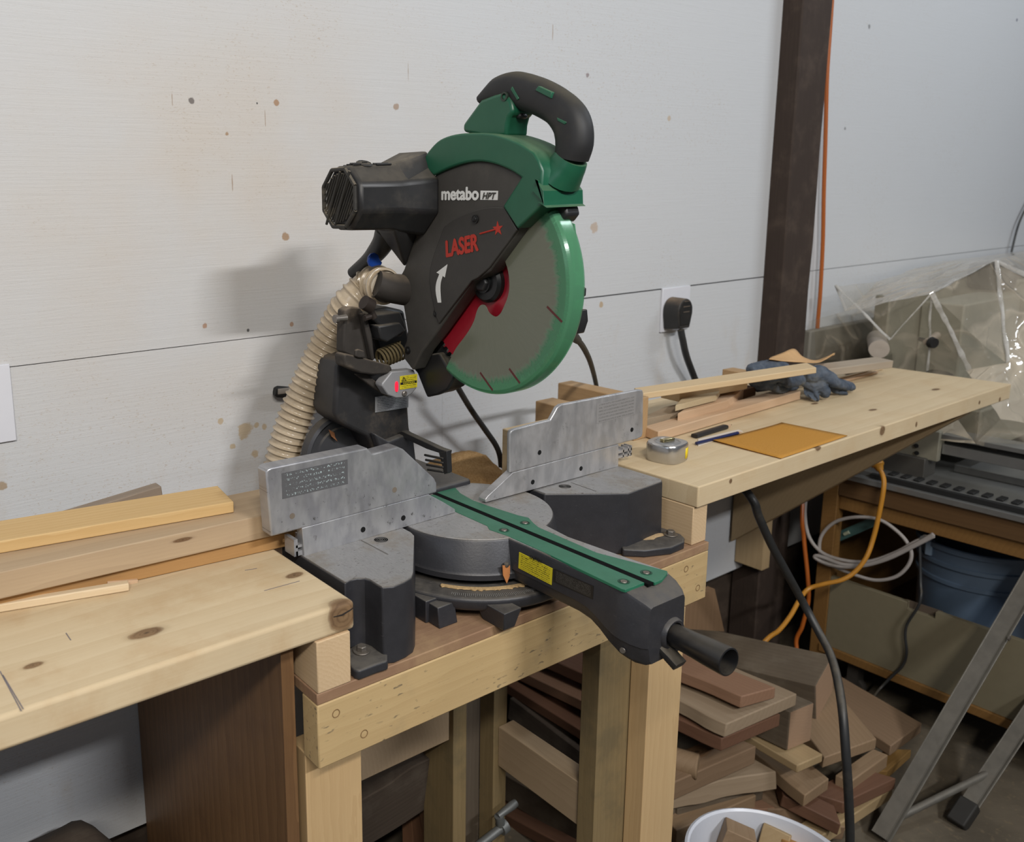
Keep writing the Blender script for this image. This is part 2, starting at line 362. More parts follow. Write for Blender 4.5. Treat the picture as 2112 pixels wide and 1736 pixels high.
def top_plank(name, O, L, D, t, mat, label, rad):
    bm = B(); prism(bm, [(0, 0, 0), (L, 0, 0), (L, D, 0), (0, D, 0)], (0, 0, -t)); o = obj(name, bm, mat, bevel=rad, seg=3, mtx=Matrix.Translation(O)); return tag(o, label, 'worktop')
wl_ = top_plank('worktop', LT0, .556-LT0.x, .286, .038, lw, 'thick knotty pine plank worktop left of the saw', .005)
top_plank('worktop', RT0, 2.547-RT0.x, .286, .038, rw, 'thick pine plank worktop right of the saw, running under the gloves', .0025)
bm = B(); bxa(bm, (1.412, 1.108, .884), (2.36, 1.262, TOP)); o = obj('plank', bm, wood('rear_shelf_plank', PL, PD, 29, 9), bevel=.002); tag(o, 'pine plank behind the right worktop carrying the offcuts by the wall', 'plank')
PENC = plain('pencil_graphite', (0.16, 0.14, 0.15), .6)
for a, b in (((0, 1384), (44, 1466)), ((6, 1392), (48, 1462)), ((136, 1305), (146, 1320)), ((505, 1176), (530, 1172)), ((545, 1218), (618, 1198))):
    A_, B_ = oz(*a, TOP+.0001), oz(*b, TOP+.0001); d = (B_-A_).normalized().cross(V(0, 0, 1))*.0006; bm = B(); prism(bm, [A_-d, B_-d, B_+d, A_+d], (0, 0, .0002)); obj('pencil_line', bm, PENC, wl_)
bm = B(); q = [oy(u, v, .8188) for u, v in ((688, 1272), (705, 1268), (722, 1258), (734, 1249))]; tube(bm, q, [.0005, .0011, .0009, .0004], 6); obj('knot_crack', bm, plain('crack_black', (.012, .008, .006), .9), wl_)
PLY = wood('brown_fir_plywood', (0.20, 0.108, 0.048), (0.085, 0.042, 0.019), 31, 14, axis='Z', rough=.45, grain=.8, dirt=((0.10, 0.05, 0.025), .4), spec=.4)
bm = B(); bxa(bm, (.470, .858, FLOOR), (.4815, 1.415, .8815)); bxa(bm, (.4815, .858, FLOOR), (.488, 1.415, .8815))
o = obj('plywood_panel', bm, PLY); tag(o, 'brown plywood panel standing under the left worktop', 'panel')
BLK = wood('pale_spruce_block', (0.64, 0.47, 0.29), (0.42, 0.27, 0.13), 37, 60, axis='Y')
def simple(name, lo, hi, mat, label, cat, bevel=.0015, group=None):
    bm = B(); c = (Vector(lo)+Vector(hi))/2; d = Vector(hi)-Vector(lo); box(bm, (0, 0, 0), d)
    o = obj(name, bm, mat, bevel=bevel, mtx=Matrix.Translation(c)); return tag(o, label, cat, group)
simple('spacer_block', (.4985, .818, .8125), (.548, .905, .8815), BLK, 'pale end grain block under the corner of the left worktop', 'block')
simple('spacer_block', (1.262, .826, .8125), (1.302, .985, .8815), BLK, 'pale block under the end of the right worktop', 'block')

# ---------------------------------------------------------------- saw bench
APR = wood('blue_stained_pine', (0.56, 0.405, 0.205), (0.40, 0.26, 0.115), 41, 22, specks=.6)
LEG = wood('pine_stud', (0.60, 0.42, 0.22), (0.42, 0.26, 0.12), 43, 35, axis='Z')
LEGD = wood('greenish_old_stud', (0.26, 0.19, 0.095), (0.16, 0.11, 0.05), 44, 35, axis='Z', dirt=((0.12, 0.10, 0.06), .5))
RAIL = wood('dusty_stud', (0.42, 0.31, 0.20), (0.30, 0.21, 0.12), 45, 35, axis='Y')
DPLY = wood('sawdusty_plywood', (0.33, 0.20, 0.12), (0.19, 0.105, 0.06), 47, 30, dirt=((0.42, 0.28, 0.15), .6))
sb = thing('saw_bench', 'stud framed bench with plywood deck carrying the miter saw', 'bench', (.9, 1.1, FLOOR))
def part(par, name, lo, hi, mat, bevel=.0015, label=None):
    bm = B(); c = (Vector(lo)+Vector(hi))/2; box(bm, (0, 0, 0), Vector(hi)-Vector(lo)); return obj(name, bm, mat, par, bevel=bevel, mtx=Matrix.Translation(c), label=label)
part(sb, 'deck', (.4975, .819, .7965), (1.302, 1.415, BENCH), DPLY, label='plywood deck dusted with sawdust')
ap = part(sb, 'apron', (.4975, .819, .708), (1.302, .856, .796), APR, .002, 'speckled pine front apron')
for (u, v) in ((693, 1471), (751, 1513), (1415, 1173), (1439, 1212)):
    p = oy(u, v, .819); bm = B(); lathe(bm, [(.0005, .0042), (.0042, .004), (.0046, -.0003), (.0058, -.0006), (.0060, .001)], p, (0, 1, 0), 16)
    obj('screw_hole', bm, plain('hole_wood', (0.20, 0.12, 0.05), .8), ap)
part(sb, 'back_rail', (.5, 1.112, .398), (.966, 1.150, .487), RAIL); part(sb, 'back_apron', (.4975, 1.16, .708), (1.302, 1.198, .796), RAIL)
part(sb, 'leg', (.5, .857, FLOOR), (.588, .895, .708), LEG)
part(sb, 'leg', (1.155, .820, FLOOR), (1.247, .857, .707), LEG)
part(sb, 'leg', (1.0755, .858, FLOOR), (1.16, .8955, .796), LEGD)
part(sb, 'leg', (.966, 1.100, FLOOR), (.999, 1.190, .796), LEGD); part(sb, 'leg', (1.070, 1.100, FLOOR), (1.105, 1.140, .796), LEGD)
part(sb, 'leg_plate', (.999, 1.140, FLOOR), (1.070, 1.178, .796), wood('dark_stud', (0.12, 0.095, 0.07), (0.07, 0.052, 0.036), 48, 35, axis='Z'))  # darker panel filling the gap between the two rear studs
part(sb, 'stretcher', (1.082, .8955, .302), (1.122, 1.100, .388), RAIL)
part(sb, 'foot_rail', (1.10, .800, -.02), (1.285, .8195, .045), LEG)
# ================================================================ the miter saw
CAST = plain('charcoal_cast_metal', (0.034, 0.034, 0.039), .42, .25, .5, .2, dust=.55, dustcol=(0.20, 0.175, 0.14), bump=.25, scuff=.16, side=.12)
s_ = NT('machined_table_metal'); n1 = s_.noise(s_.map((30, 4, 4)), 30, 5, .7); n2 = s_.noise(s_.map(), 16, 6, .65)
c_ = s_.mix(s_.rng(n1, .3, .7), (0.34, 0.33, 0.325), (0.44, 0.43, 0.42)); c_ = s_.mix(s_.rng(n2, .45, .68, 0, .75), c_, (0.31, 0.27, 0.22)); c_ = s_.mix(s_.rng(s_.noise(s_.map((1, 2.5, 1)), 120, 3), .63, .7, 0, .6), c_, (0.10, 0.085, 0.07))
BARE = s_.done(c_, s_.rng(n2, .3, .7, .38, .62), .55)
def fence_mat(name, a, b, stain):
    s = NT(name); n = s.noise(s.map((5, 1, 2)), 10, 4); st = s.noise(s.map((60, 1, 60)), 1.6, 5, .7); ar = s.noise(s.map(), 9, 3)
    c = s.mix(s.rng(n, .35, .65), a, b); c = s.mix(s.math('MULTIPLY', s.rng(st, .60, .68), s.rng(ar, .42, .62, .05, stain)), c, (0.10, 0.095, 0.09))
    s.bump(s.noise(s.map((1, 1, 1)), 420, 2), .06, .0004)
    return s.done(c, s.rng(s.noise(s.map((4, 1, 2)), 20, 3), .35, .65, .36, .5), .6)
ALU = fence_mat('fence_aluminium', (0.33, 0.33, 0.35), (0.43, 0.43, 0.44), .95)
ALU2 = fence_mat('fence_aluminium_clean', (0.39, 0.385, 0.39), (0.50, 0.49, 0.49), .35)
GREEN = plain('green_plastic', (0.009, 0.088, 0.045), .36, 0, .5, .15, dust=.5, dustcol=(0.14, 0.19, 0.10), nscale=25, side=.12)
GSTRIP = plain('green_kerf_plastic', (0.018, 0.135, 0.075), .33, 0, .5, .2, dust=.25, dustcol=(0.10, 0.17, 0.11), nscale=25)
GREY = plain('dark_grey_plastic', (0.052, 0.048, 0.043), .5, 0, .4, .15, dust=.7, dustcol=(0.17, 0.15, 0.12), bump=.35)
COVER = plain('near_black_cover_plastic', (0.036, 0.033, 0.030), .5, 0, .4, .12, dust=.3, dustcol=(0.13, 0.11, 0.09), bump=.35)
BLACK = plain('black_plastic', (0.016, 0.016, 0.017), .42, 0, .45, .2, dust=.6, dustcol=(0.16, 0.135, 0.10))
RUBB = plain('black_rubber_grip', (0.017, 0.017, 0.018), .55, 0, .4, .2, dust=.42, dustcol=(0.14, 0.12, 0.075))
DUSTY = plain('dust_caked_black_metal', (0.035, 0.030, 0.026), .7, .1, .3, .3, dust=1.0, dustcol=(0.19, 0.15, 0.11), side=.7)
STEEL = plain('bright_steel', (0.40, 0.39, 0.37), .32, .9, .5, .2)
SCREW = plain('dull_steel_screw', (0.22, 0.20, 0.18), .45, .8, .5, .3, dust=.3)
LETW = plain('white_print', (0.72, 0.72, 0.70), .5, 0, .3, .03); LETR = plain('red_print', (0.42, 0.035, 0.022), .5, 0, .3, .08)
LETB = plain('black_print', (0.015, 0.015, 0.015), .5, 0, .3, .03)
RED = plain('red_blade_paint', (0.30, 0.010, 0.022), .30, .1, .5, .25, nscale=20)
saw = thing('miter_saw', 'black and green compound miter saw with raised head standing between the two worktops', 'miter saw', (XB, .97, BENCH))
def P(name, bm, mat, bevel=0, par=None, ang=35, mtx=None, label=None, seg=2): return obj(name, bm, mat, par or saw, bevel, seg, ang, mtx, label)
def zp(L, z): return [oz(u, v, z) for u, v in L]
def xp(L, x): return [ox(u, v, x) for u, v in L]
def yp(L, y): return [oy(u, v, y) for u, v in L]

# ---- base casting
lw_top = [V(.573, 1.03, TOP)]+zp([(601, 1133)], TOP)+zp([(711.6, 1201), (722, 1195), (736, 1191), (752, 1191), (764, 1195), (776, 1203), (788, 1210), (811, 1208), (834, 1199), (849, 1190), (853, 1180), (855, 1104), (848, 1097), (833, 1089)], TOP)+[V(.752, 1.03, TOP)]
rw_top = [V(1.02, 1.03, TOP)]+zp([(1106, 1011.5), (1123, 1017.6), (1296, 1016.5), (1366, 992), (1365, 988)], TOP)+[V(1.2510, 1.03, TOP)]
for pl_ in (lw_top, rw_top): bm = B(); prism(bm, [p-V(0, 0, .0008) for p in pl_], (0, 0, -(TOP-.0008-BENCH)), 1.025); base = P('base', bm, CAST, .0022, seg=3)
bm = B()                                       # bridge, scale ring and its supports
bxa(bm, (.745, .985, BENCH), (1.03, 1.15, .868)); bxa(bm, (.72, .88, BENCH), (.742, .99, .846))
lathe(bm, [(.10, .828-.85), (.166, .829-.85), (.172, .836-.85), (.173, .846-.85), (.170, .85-.85), (.10, .8505-.85)], (XB, .97, .85), (0, 0, 1), 72)
for (x, y, w1, w2) in ((.742, .868, .034, .030), (.805, .812, .022, .032), (1.0, .85, .03, .03)):
    prism(bm, [(x-w1/2, y-.012, BENCH), (x+w1/2, y-.012, BENCH), (x+w1/2, y+.03, BENCH), (x-w1/2, y+.03, BENCH)], (0, .004, .03), w2/w1*1.05)
P('scale_ring', bm, CAST, .0015)
bm = B()                                       # engraved graduation marks
for k in range(-52, 4):
    a = math.radians(-90+k*1.0-(0)); L = .010 if k % 5 == 0 else .006
    for q in (1,):
        d = V(math.cos(a), math.sin(a), 0); mt = Matrix.Rotation(a, 3, 'Z')
        box(bm, V(XB, .97, .8507)+d*(.157+L/2), (L, .0009, .0006), mt)
gr_ = P('graduation', bm, plain('worn_engraving', (0.34, 0.33, 0.31), .5, .5))
bm = B(); r = random.Random(8); n = 60
inn = [V(XB, .97, .851)+V(math.cos(a), math.sin(a), 0)*.139 for a in [math.radians(-150+k*75/n) for k in range(n+1)]]; oo = [V(XB, .97, .851)+V(math.cos(a), math.sin(a), 0)*(.144+.009*abs(noise.noise((k*.35, 0, 1)))+r.uniform(0, .002)) for k, a in enumerate([math.radians(-150+k*75/n) for k in range(n+1)])]
prism(bm, inn+oo[::-1], (0, 0, .0018)); sd = P('sawdust_line', bm, plain('tan_sawdust', (0.44, 0.30, 0.15), .95, 0, .1, .5, nscale=300, bump=.8)); sd['kind'] = 'stuff'
for nm, pl_ in (('table', lw_top), ('table', rw_top)):
    c = sum(pl_, Vector())/len(pl_); bm = B(); prism(bm, [c+(p-c)*.985-V(0, 0, .0012) for p in pl_], (0, 0, .0015)); t_ = P(nm, bm, BARE)
def pivotmark(u, v):
    bm = B(); p = oz(u, v, TOP+.0003)
    for r0, r1 in ((.0100, .0108), (.0075, .008), (.005, .0055), (.0022, .0028)): lathe(bm, [(r0, 0), (r0, .0004), (r1, .0004), (r1, 0)], p, (0, 0, 1), 24)
    P('cast_roundel', bm, plain('roundel_grey', (0.22, 0.21, 0.20), .6, .4))
pivotmark(786, 1113); pivotmark(1165, 1003)
for a, b in (((745, 1114), (800, 1143)), ((1178, 995), (1230, 1013))):
    A_, B_ = oz(*a, TOP+.0004), oz(*b, TOP+.0004); d = (B_-A_).normalized().cross(V(0, 0, 1))*.0008; bm = B(); prism(bm, [A_-d, B_-d, B_+d, A_+d], (0, 0, .0003)); P('scribed_line', bm, plain('scribe_dark', (0.12, 0.11, 0.10), .6))
# feet with bolts
fl = zp([(711, 1343), (722, 1335), (736, 1326), (760, 1324), (777, 1331), (800, 1345), (800, 1362), (777, 1369), (741, 1383), (730, 1380), (712, 1362)], .826)
fr = zp([(1300, 1098), (1325, 1085), (1372, 1080), (1404, 1100), (1412, 1108), (1411, 1117), (1385, 1128), (1330, 1134), (1284, 1132), (1278, 1118)], .826)
for ft, bu, bv in ((fl, 746, 1343), (fr, 1383, 1103)):
    bm = B(); prism(bm, ft, (0, 0, -(.826-BENCH)), 1.0); f_ = P('foot', bm, CAST, .003, seg=3)
    p = oz(bu, bv, .8265); bm = B(); lathe(bm, [(.0115, 0), (.0115, .002), (.0055, .0021)], p, (0, 0, 1), 28); lathe(bm, [(.0072, .002), (.0072, .008), (.006, .009), (0, .009)], p, (0, 0, 1), 6)
    P('bolt', bm, SCREW, .0005, par=f_, ang=25)
    if ft is fr:
        r = random.Random(3); c = oz(1345, 1105, .8264); bm = B(); prism(bm, [c+V(math.cos(t*PI/8)*.030*r.uniform(.6, 1.1), math.sin(t*PI/8)*.014*r.uniform(.6, 1.1), 0) for t in range(16)], (0, 0, .0012), .6)
        P('sawdust_film', bm, plain('pale_sawdust', (0.42, 0.30, 0.17), .95, 0, .1, .5, nscale=400, bump=.8), par=f_)

# ---- turntable with arm
bm = B(); C_ = V(XB, .97, TOP)
lathe(bm, [(.10, -.06), (.139, -.058), (.1395, -.050), (.137, -.046), (.1285, -.003), (.1265, -.0004), (.09, -.0004)], C_, (0, 0, 1), 96)
P('turntable', bm, CAST)
bm = B(); lathe(bm, [(0, -.0006), (.1262, -.0006), (.1258, .0006), (0, .0006)], C_, (0, 0, 1), 96); P('turntable_surface', bm, BARE)
ar = B(); rg = []
for (y, hl, hr, zt, zb, r) in ((.90, .042, .05, TOP, .862, .004), (.862, .044, .048, TOP, .860, .004), (.848, .039, .034, TOP, .858, .004), (.80, .0385, .036, TOP, .858, .004), (.72, .0395, .043, TOP, .857, .005), (.700, .040, .045, TOP, .854, .005), (.685, .0402, .047, TOP, .845, .006), (.668, .0405, .050, TOP, .832, .007), (.655, .0405, .052, TOP, .824, .008), (.645, .040, .0525, TOP-.0005, .822, .008), (.632, .0365, .051, TOP-.006, .821, .006), (.619, .031, .046, TOP-.0125, .822, .005), (.613, .0275, .042, TOP-.017, .825, .005)):
    xl, xr = XB-hl, XB+hr
    tp = (zt-zb); rg.append([V(xl+r, y, zt), V(xl+r*.3, y, zt-r*.3), V(xl, y, zt-r), V(xl-.0015, y, zb+tp*.30), V(xl+.0005, y, zb+tp*.28), V(xl+.002+r*.4, y, zb+r), V(xl+r*1.6, y, zb), V(xr-r*1.6, y, zb), V(xr-.002-r*.4, y, zb+r), V(xr-.0005, y, zb+tp*.28), V(xr+.0015, y, zb+tp*.30), V(xr, y, zt-r), V(xr-r*.3, y, zt-r*.3), V(xr-r, y, zt)])
ringloft(ar, rg); arm = P('arm', ar, CAST, 0, ang=28)
# bare metal rim on the arm's top
bm = B(); prism(bm, [V(XB-.037, .875, TOP+.0003), V(XB-.0355, .70, TOP+.0003), V(XB-.036, .655, TOP+.0003), V(XB-.028, .641, TOP+.0003), V(XB+.044, .640, TOP+.0003), V(XB+.048, .65, TOP+.0003), V(XB+.042, .70, TOP+.0003), V(XB+.034, .80, TOP+.0003), V(XB+.045, .875, TOP+.0003)], (0, 0, -.0015)); P('arm_top', bm, BARE)
lk = [(907, 1004), (880.6, 1022), (941, 1055.5), (1005, 1084), (1009.4, 1091.8), (1050, 1105.5), (1120, 1137), (1282, 1214), (1290, 1216), (1333, 1211)]
L_ = zp(lk, TOP+.0012)
bm = B(); prism(bm, [V(XB-.0052, 1.055, TOP+.0012)]+L_[1:-1]+[V(XB-.0052, .640, TOP+.0012)], (0, 0, -.004)); ks = P('kerf_plate', bm, GSTRIP, .0004)
rk = [(932, 998), (950, 1017), (975, 1031), (1002, 1041), (1068, 1062), (1090, 1067), (1100, 1078), (1111, 1087), (1230, 1139), (1376, 1177), (1377, 1181), (1365, 1195)]
R_ = zp(rk, TOP+.0012)
bm = B(); prism(bm, [V(XB+.0052, 1.07, TOP+.0012)]+R_+[V(XB+.0052, .632, TOP+.0012)], (0, 0, -.004)); kr = P('kerf_plate', bm, GSTRIP, .0004)
bm = B(); bxa(bm, (XB-.0052, .634, TOP-.003), (XB+.0052, 1.07, TOP+.0009)); P('kerf_slot', bm, plain('slot_black', (0.004, 0.004, 0.004), .9, 0, .1))
for (u, v, par) in ((1039.7, 1093, ks), (1286.7, 1199, ks), (908, 1003.5, kr), (1083, 1078, kr), (1333, 1180.6, kr)):
    p = oz(u, v, TOP+.0013); bm = B(); lathe(bm, [(.0075, .0001), (.0075, .0005), (.0055, .0005), (.005, .0001)], p, (0, 0, 1), 24); P('countersink', bm, plain('dark_green', (0.006, 0.05, 0.025), .5), par=par)
    bm = B(); lathe(bm, [(.0046, 0), (.0042, .0008), (0, .001)], p, (0, 0, 1), 18); box(bm, p+V(0, 0, .0011), (.005, .0009, .0004)); P('screw', bm, SCREW, par=par)
# pointer, warning labels, handle
pp = oz(1040, 1180, .862); bm = B(); q = [oy(u, v, .838) for u, v in ((1037, 1166), (1052, 1166), (1052, 1186), (1045.5, 1203), (1038, 1186))]
prism(bm, q, (0, .0012, 0)); P('miter_pointer', bm, plain('orange_pointer', (0.50, 0.20, 0.07), .5), label='orange miter scale pointer')
bm = B(); lathe(bm, [(0, -.001), (.004, -.001), (.004, .002), (0, .003)], oy(1044.5, 1164, .839), (0, -1, 0), 14); P('pointer_screw', bm, SCREW)
xa = XB-.0400
YEL = (0.62, 0.52, 0.02, 1); INK = (0.04, 0.035, 0.01, 1)
def armplate(name, a, b, c, mat, off):      # a top-left, b top-right, c bottom-left photo corners on the arm's left side
    x = xa-off; A_, B_, C__ = ox(*a, x), ox(*b, x), ox(*c, x); U = B_-A_; Dn = C__-A_
    return flatplate(name, C__, U, -Dn, .0008, mat, arm)
yl = armplate('caution_label', (1070, 1138), (1138.5, 1172), (1069, 1171), printed('yellow_caution_print', YEL, INK, 8, .50, 26), .0012)
blk = armplate('black_label', (1141, 1172), (1222.5, 1208), (1141.5, 1199), printed('black_notice_print', (0.012, 0.011, 0.010, 1), (0.10, 0.095, 0.085, 1), 13, .5, 34), .0012)
A_ = ox(1093, 1150.5, xa-.0026); U = ox(1117, 1161.5, xa-.0026)-A_; text('caution_word', '\u26a0CAUTION' if False else 'CAUTION', A_, U, V(0, 0, 1), LETB, yl, U.length, .0052, bold=.01)
hx, hz0 = .905, .860
h0, h1 = V(hx, .608, .855), ox(1503, 1365, .897)
bm = B(); d = (h1-h0).normalized(); Lh = (h1-h0).length
lathe(bm, [(.0, .0), (.0145, .0), (.0150, .012), (.0158, .03), (.0172, Lh-.03), (.0180, Lh-.003), (.0176, Lh), (.0158, Lh+.0005), (.0150, Lh-.004), (.0145, Lh-.03), (0, Lh-.035)], h0, d, 40)
P('grip_handle', bm, plain('glossy_black_handle', (0.010, 0.010, 0.011), .3, 0, .5, .1, dust=.15), label='round black front grip')
bm = B(); lathe(bm, [(.0, -.003), (.0155, -.003), (.0165, .003), (.0195, .004), (.0215, .001), (.0225, -.004)], V(hx, .6115, .855), (0, -1, 0), 36); P('grip_collar', bm, CAST)
bm = B(); l0 = [ox(*q, .893) for q in ((1352, 1318), (1366, 1332), (1384, 1352), (1402, 1372))]
sweep(bm, crs(l0, 4), [.0045, .005, .005, .005, .005, .005, .005, .0055, .006, .006, .006, .006, .006], .011, (1, 0, 0), 12, 4); P('lock_lever', bm, BLACK, label='black miter lock lever')
bm = B(); lathe(bm, [(0, 0), (.004, 0), (.0035, .0012), (0, .0012)], ox(1284, 1341, XB-.0385), (-1, -.3, 0), 14); P('arm_screw', bm, SCREW)

# ---- fences
YF = .971
def fence(name, pts, mat, dep, bev=.0025):
    bm = B(); prism(bm, yp(pts, YF), (0, dep, 0)); return P(name, bm, mat, bev, seg=3)
f1 = fence('sliding_fence', [(549, 974), (553, 967), (560, 964), (758, 923.6), (767.6, 935), (774, 934), (820.5, 921), (833, 926.7), (896, 986), (901, 996), (901.5, 1015), (559, 1107)], ALU, .026)
f2 = fence('fixed_fence', [(627.6, 1147.6), (623, 1089), (884, 1019.5), (915, 1035.6), (938.7, 1050), (939.5, 1056.7)], ALU, .016, .001)
f3 = fence('sliding_fence', [(1051.8, 895), (1054, 888), (1060, 885), (1122, 868.5), (1135, 866), (1140, 857), (1149, 840), (1157, 834), (1318, 803.5), (1326, 804), (1327.6, 811), (1326.5, 893), (1324, 901), (1315, 905.5), (1051.2, 975.8)], ALU2, .008)
f4 = fence('fixed_fence', [(1001.8, 1036), (1001, 1030), (1006, 1023), (1058, 974.5), (1276, 916), (1275.5, 962)], ALU2, .016, .001)
bm = B(); bxa(bm, (f1_x := .565, YF+.004, .921), (.66, YF+.030, .928)); bxa(bm, (.565, YF+.004, .933), (.66, YF+.030, .937)); bxa(bm, (.562, YF+.004, .921), (.568, YF+.030, .946)); bxa(bm, (.578, YF+.006, .921), (.581, YF+.028, .946)); bxa(bm, (.60, YF+.010, .922), (.82, YF+.028, .945))
P('slide_rail', bm, ALU)
p0 = oy(1276, 920, YF); bm = B(); bxa(bm, (1.0, YF+.010, .922), (p0.x-.02, YF+.014, .945)); bxa(bm, (p0.x-.02, YF+.004, .934), (p0.x+.043, YF+.02, .938)); bxa(bm, (p0.x-.02, YF+.004, .943), (p0.x+.043, YF+.02, .948))
for k in (.018, .032, .040): bxa(bm, (p0.x+k, YF+.004, .932), (p0.x+k+.003, YF+.02, .952))
P('slide_rail', bm, ALU2)
def fplate(name, tl, tr, bl, mat, par):
    A_, B_, C__ = oy(*tl, YF-.0004), oy(*tr, YF-.0004), oy(*bl, YF-.0004); return flatplate(name, C__, B_-A_, A_-C__, .0006, mat, par, .0)
fplate('label_plate', (581, 976), (717, 947), (582.5, 1029), printed('worn_cast_label', (0.10, 0.10, 0.105, 1), (0.36, 0.44, 0.45, 1), 5, .58, 20, .05), f1)
fplate('label_plate', (1232, 833), (1312.5, 814.5), (1230, 874), printed('cast_label', (0.25, 0.24, 0.235, 1), (0.17, 0.165, 0.16, 1), 6, .46, 22, .05), f3)
HOLE = plain('hole_dark', (0.006, 0.006, 0.006), .8, 0, .2)
for (u, v, par, lit) in ((603, 1064, f1, 1), (814, 1010, f1, 1), (749, 1092, f2, 0), (832, 1068, f2, 0), (1113, 933, f3, 0), (1303.5, 886, f3, 0), (1198.5, 966, f4, 0), (1099, 994, f4, 0)):
    p = oy(u, v, YF-.0003); bm = B(); lathe(bm, [(0, 0), (.0042, 0), (.0042, .001), (0, .001)], p, (0, 1, 0), 20); P('fence_hole', bm, plain('hole_copper', (.16, .13, .1), .6) if lit else HOLE, par=par)

# ---- rear support and bevel arm
yb = 1.145
bm = B(); prism(bm, yp([(694, 757), (700, 738), (722, 730), (760, 736), (800, 762), (832, 775), (838, 815), (843, 832), (846, 880), (858, 945), (852, 962), (805, 950), (772, 928), (757, 901), (712, 879), (697, 868), (689, 852)], yb), (0, .075, 0), .96)
barm = P('bevel_arm', bm, plain('dusty_black_casting', (0.026, 0.025, 0.026), .5, .15, .5, .25, dust=.8, dustcol=(0.15, 0.115, 0.08), bump=.2, side=.7), .007, seg=3)
bm = B(); prism(bm, yp([(760, 888), (790, 905), (843, 885), (852, 962), (800, 952), (772, 928)], yb-.001), (0, -.016, 0), .93); P('arm_root', bm, CAST, .004, par=barm, seg=3)
A_, B_, C__ = oy(765, 822, yb-.002), oy(834, 812, yb-.002), oy(774, 850.5, yb-.002)
flatplate('spec_label', C__, B_-A_, A_-C__, .0008, printed('grey_spec_print', (0.40, 0.40, 0.41, 1), (0.10, 0.10, 0.11, 1), 9, .46, 30, .05), barm)
c_ = oy(703, 938, 1.20); bm = B(); lathe(bm, [(0, .0), (.068, .0), (.072, .004), (.072, .022), (.066, .024), (.064, .019), (.050, .018), (.048, .022), (0, .022)], c_+V(0, .02, 0), (0, -1, 0), 64); P('bevel_scale', bm, plain('bevel_disc_grey', (0.055, 0.055, 0.06), .5, .3, .5, .2, dust=.5))
bm = B(); q = yp([(679, 886), (690, 892), (692, 902), (697, 911), (684, 900)], 1.19); prism(bm, q, (0, .003, 0)); P('bevel_pointer', bm, plain('rusty_pointer', (0.24, 0.10, 0.04), .6), .0006)
bm = B(); bxa(bm, (.80, 1.06, BENCH), (.97, 1.22, .93)); P('rear_support', bm, CAST, .006)
# dust flap with comb, right of the arm root
bm = B(); q = [(818, 893), (828, 889), (905, 925), (921, 930), (920, 937), (905, 934), (880, 926), (830, 902)]; prism(bm, xp(q, .875), (.012, 0, 0)); P('laser_bar', bm, BLACK, .001)
bm = B(); q2 = [ox(u, v, .874) for u, v in ((905, 934), (921, 930), (923, 975), (916, 978))]; prism(bm, q2, (.010, 0, 0))
for k in range(4): a, b = ox(876+k*2, 938+k*10, .874), ox(915, 946+k*9, .874); tube(bm, [a, b], .0022, 6)
P('comb_bracket', bm, BLACK, .0006)

# ---- head: blade, guards, hood
bm = B(); N = 80; c = V(XB, .932, 1.285); ro, ri = .1525, .1465; pts = []
for k in range(N):
    a = 2*PI*k/N; w = 2*PI/N
    for da, r in ((0, ri), (w*.35, ri+.001), (w*.55, ro), (w*.85, ro-.0008), (w*.88, ri)): pts.append(V(XB-.0009, c.y+r*math.cos(a+da), c.z+r*math.sin(a+da)))
prism(bm, pts, (.0018, 0, 0)); blade = P('saw_blade', bm, RED, 0, label='red circular saw blade')
bm = B()
for k in range(N):
    a = 2*PI*k/N+2*PI/N*.7; d = V(0, math.cos(a), math.sin(a)); box(bm, c+d*(ro-.003), (.0028, .0055, .003), Matrix.Rotation(a, 3, 'X'))
P('carbide_tip', bm, STEEL, par=blade)['kind'] = 'stuff'
bm = B(); lathe(bm, [(0, 0), (.0305, 0), (.0305, .007), (.026, .011), (.0155, .012), (.0155, .016)], c-V(.0009, 0, 0), (-1, 0, 0), 40); P('arbor_washer', bm, plain('black_washer', (0.013, 0.013, 0.014), .35, .3, .5, .15, dust=.1))
bm = B(); lathe(bm, [(.013, .012), (.013, .020), (.011, .022), (0, .021)], c, (-1, 0, 0), 6); P('arbor_bolt', bm, BLACK, .0006, ang=25)
XC = .852                                           # left face of the blade case
def arcpx(L, n=6): return [(p.x, p.y) for p in crs([V(u, v, 0) for u, v in L], n)]
face = [(894, 366)]+arcpx([(896, 361), (923.6, 349), (959, 337), (991, 333), (1023.4, 338.5), (1055.7, 351.7), (1077.7, 366)], 4)+[(1100, 420), (1067, 479), (1010, 559), (990, 572), (973.6, 581), (903, 682), (870, 725), (851, 764), (832, 739), (836, 712), (839.7, 682), (829.6, 618), (817, 584), (832.5, 555), (862, 470)]
bm = B(); prism(bm, xp(face, XC), (.028, 0, 0)); case = P('blade_case', bm, GREY, .003, seg=3)
bm = B(); fp = xp(face, XC); cy = Vector((0, c.y, c.z)); prism(bm, [V(.905, p.y, p.z) for p in fp], (.008, 0, 0)); P('case_back', bm, GREY, .002)
side = [(894, 366), (862, 470), (832.5, 555), (822, 548), (800, 482), (835, 420), (872, 342), (880, 342)]
cov = arcpx([(914.8, 469), (930, 457), (953, 444), (991, 430.5), (1020, 427), (1039.6, 428)], 4)+[(1066, 474), (1008, 553), (985, 573), (972.5, 579), (905, 668), (898, 650), (889.8, 608.8), (885, 576), (888, 548), (896, 520)]
bm = B(); prism(bm, xp(cov, XC-.0035), (.006, 0, 0)); cover = P('side_cover', bm, COVER, .0012, label='near black side cover with red and white print')
